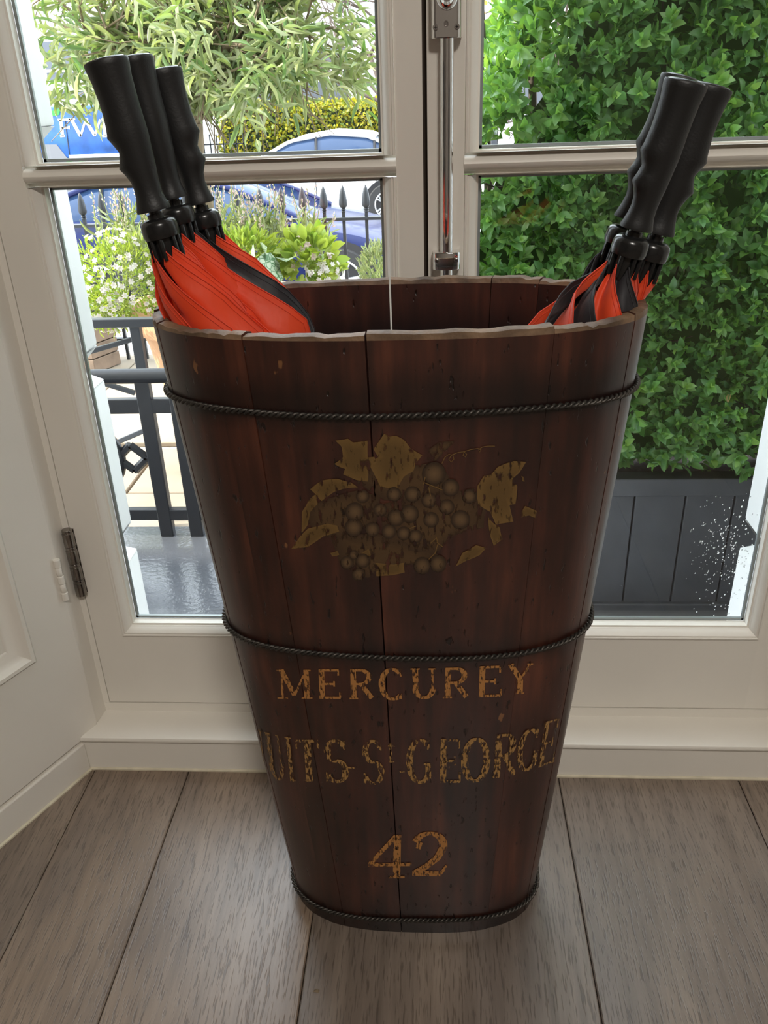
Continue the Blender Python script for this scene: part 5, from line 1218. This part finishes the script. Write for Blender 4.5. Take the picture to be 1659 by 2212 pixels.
z_at = lambda py, Y: at(800, py, Y)[2]
house('town_house', 'white rendered town house across the street behind the yellow hedge', at(330, 200, YW)[0], at(960, 200, YW)[0], z_at(88, YW)+1.9, YW, [(at(812, 190, YW)[0], at(812, 190, YW)[0]+1.1, z_at(235, YW), z_at(168, YW)), (at(640, 150, YW)[0], at(640, 150, YW)[0]+1.1, z_at(235, YW), z_at(100, YW)), (at(520, 150, YW)[0], at(520, 150, YW)[0]+1.1, z_at(235, YW), z_at(100, YW))])
house('town_house', 'white rendered town house far left behind the van', at(-150, 200, YW)[0], at(330, 200, YW)[0]-.1, z_at(60, YW)+2.5, YW+.3, [(at(90, 150, YW)[0], at(90, 150, YW)[0]+1.1, z_at(190, YW), z_at(60, YW)), (at(205, 150, YW)[0], at(205, 150, YW)[0]+1.1, z_at(190, YW), z_at(60, YW))])
YQ = 16.8
rh = house('town_house', 'pale town house with a dark front door left of the green hedge', at(965, 200, YQ)[0], at(1600, 200, YQ)[0], z_at(-120, YQ), YQ, [(at(1100, 150, YQ)[0]+.2, at(1100, 150, YQ)[0]+1.2, z_at(240, YQ), z_at(100, YQ))])
dx0, dx1 = at(992, 230, YQ)[0], at(1075, 230, YQ)[0]; dz0, dz1 = at(1040, 352, YQ)[2], at(1050, 104, YQ)[2]
dd_ = mk('front_door', MB().box(dx0, dx1, YQ-.10, YQ+.01, dz0, dz1), MT['doorblack'], rh, bevel=.02)
dm_ = at(1036, 230, YQ)[0]
for (a, b, c, d) in ((dx0+.1, dm_-.05, .42, .88), (dm_+.05, dx1-.1, .42, .88), (dx0+.1, dm_-.05, .06, .30), (dm_+.05, dx1-.1, .06, .30)):
    mk('door_panel', MB().box(a, b, YQ-.115, YQ-.095, dz0+(dz1-dz0)*c, dz0+(dz1-dz0)*d), MT['housewin'], dd_, bevel=.01)
lp = at(1036, 233, YQ); mk('letter_plate', MB().box(lp[0]-.12, lp[0]+.12, YQ-.135, YQ-.10, lp[2]-.04, lp[2]+.04), MT['brass'], dd_, bevel=.008)
kn = at(1035, 213, YQ); mk('door_knob', MB().lathe([(.03, 0), (.035, .03), (.01, .05)], 12, M=Matrix.Translation((kn[0], YQ-.1, kn[2])) @ Matrix.Rotation(PI/2, 4, 'X')), MT['brass'], dd_)
for x in (dx0-.14, dx1+.02): mk('door_frame', MB().box(x, x+.12, YQ-.12, YQ, dz0, dz1+.15), MT['housewhite'], rh, bevel=.02)

# bare street tree and an autumn tree
def tree(name, label, x, y, z, h_, mat, leaf=None, seed=1, depth=5, spread=.6, thick=.06):
    rs = np.random.RandomState(seed); root = empty(name, (x, y, z), label, 'tree'); m = MB(); tips = []
    def grow(p, d, l, r, k):
        e = p+d*l; mid = (p+e)/2+rs.normal(0, l*.05, 3); m.tube([p, mid, e], [r, r*.85, r*.7], 5)
        if k == 0: tips.append(e); return
        for _ in range(3 if k > 1 else 2): grow(e if rs.rand() < .6 else mid, unit(d+rs.normal(0, spread, 3)*np.array([1, .6, .8])), l*rs.uniform(.6, .85), r*.62, k-1)
    grow(np.array([x, y, z]), np.array([0, 0, 1.0]), h_*.34, thick, depth); mk('branches', m, MT['twig'], root, smooth='all')
    if leaf is not None:
        t = np.array(tips); q = np.repeat(t, 5, 0)+rs.normal(0, .14, (len(t)*5, 3)); leaves_mesh('foliage', 'box', q, unit(rs.normal(0, 1, q.shape)+np.array([0, 0, -.6])), unit(rs.normal(0, 1, q.shape)), .11, .08, leaf, root)
    return root
tb = at(860, 200, 12.5); tree('bare_tree', 'leafless street tree with thin dark branches beside the white houses', tb[0], 12.5, ZR, 4.2, MT['twig'], None, 4, 5, .55, .07)
ta = at(1130, 200, 12.0); tree('autumn_tree', 'small tree with orange and yellow autumn leaves above the dark front door', ta[0]+.35, 12.0, ZR, 4.4, MT['twig'], MT['leaf_autumn'], 9, 4, .6, .06)

# a crumb of wood on the floor in front of the bucket
q = onz(683, 2141, 0.0)
ch = MB().add([(q[0]-.004, q[1]-.001, .0002), (q[0]+.003, q[1]-.002, .0002), (q[0]+.004, q[1]+.0015, .0002), (q[0]-.002, q[1]+.002, .0002), (q[0]-.002, q[1]-.0005, .0022), (q[0]+.002, q[1]+.0004, .0026)],
              [(0, 3, 2, 1), (0, 1, 5, 4), (1, 2, 5), (2, 3, 4, 5), (3, 0, 4)])
tag(mk('wood_chip', ch, MT['bark']), 'tiny brown wood chip on the floor in front of the bucket', 'debris')
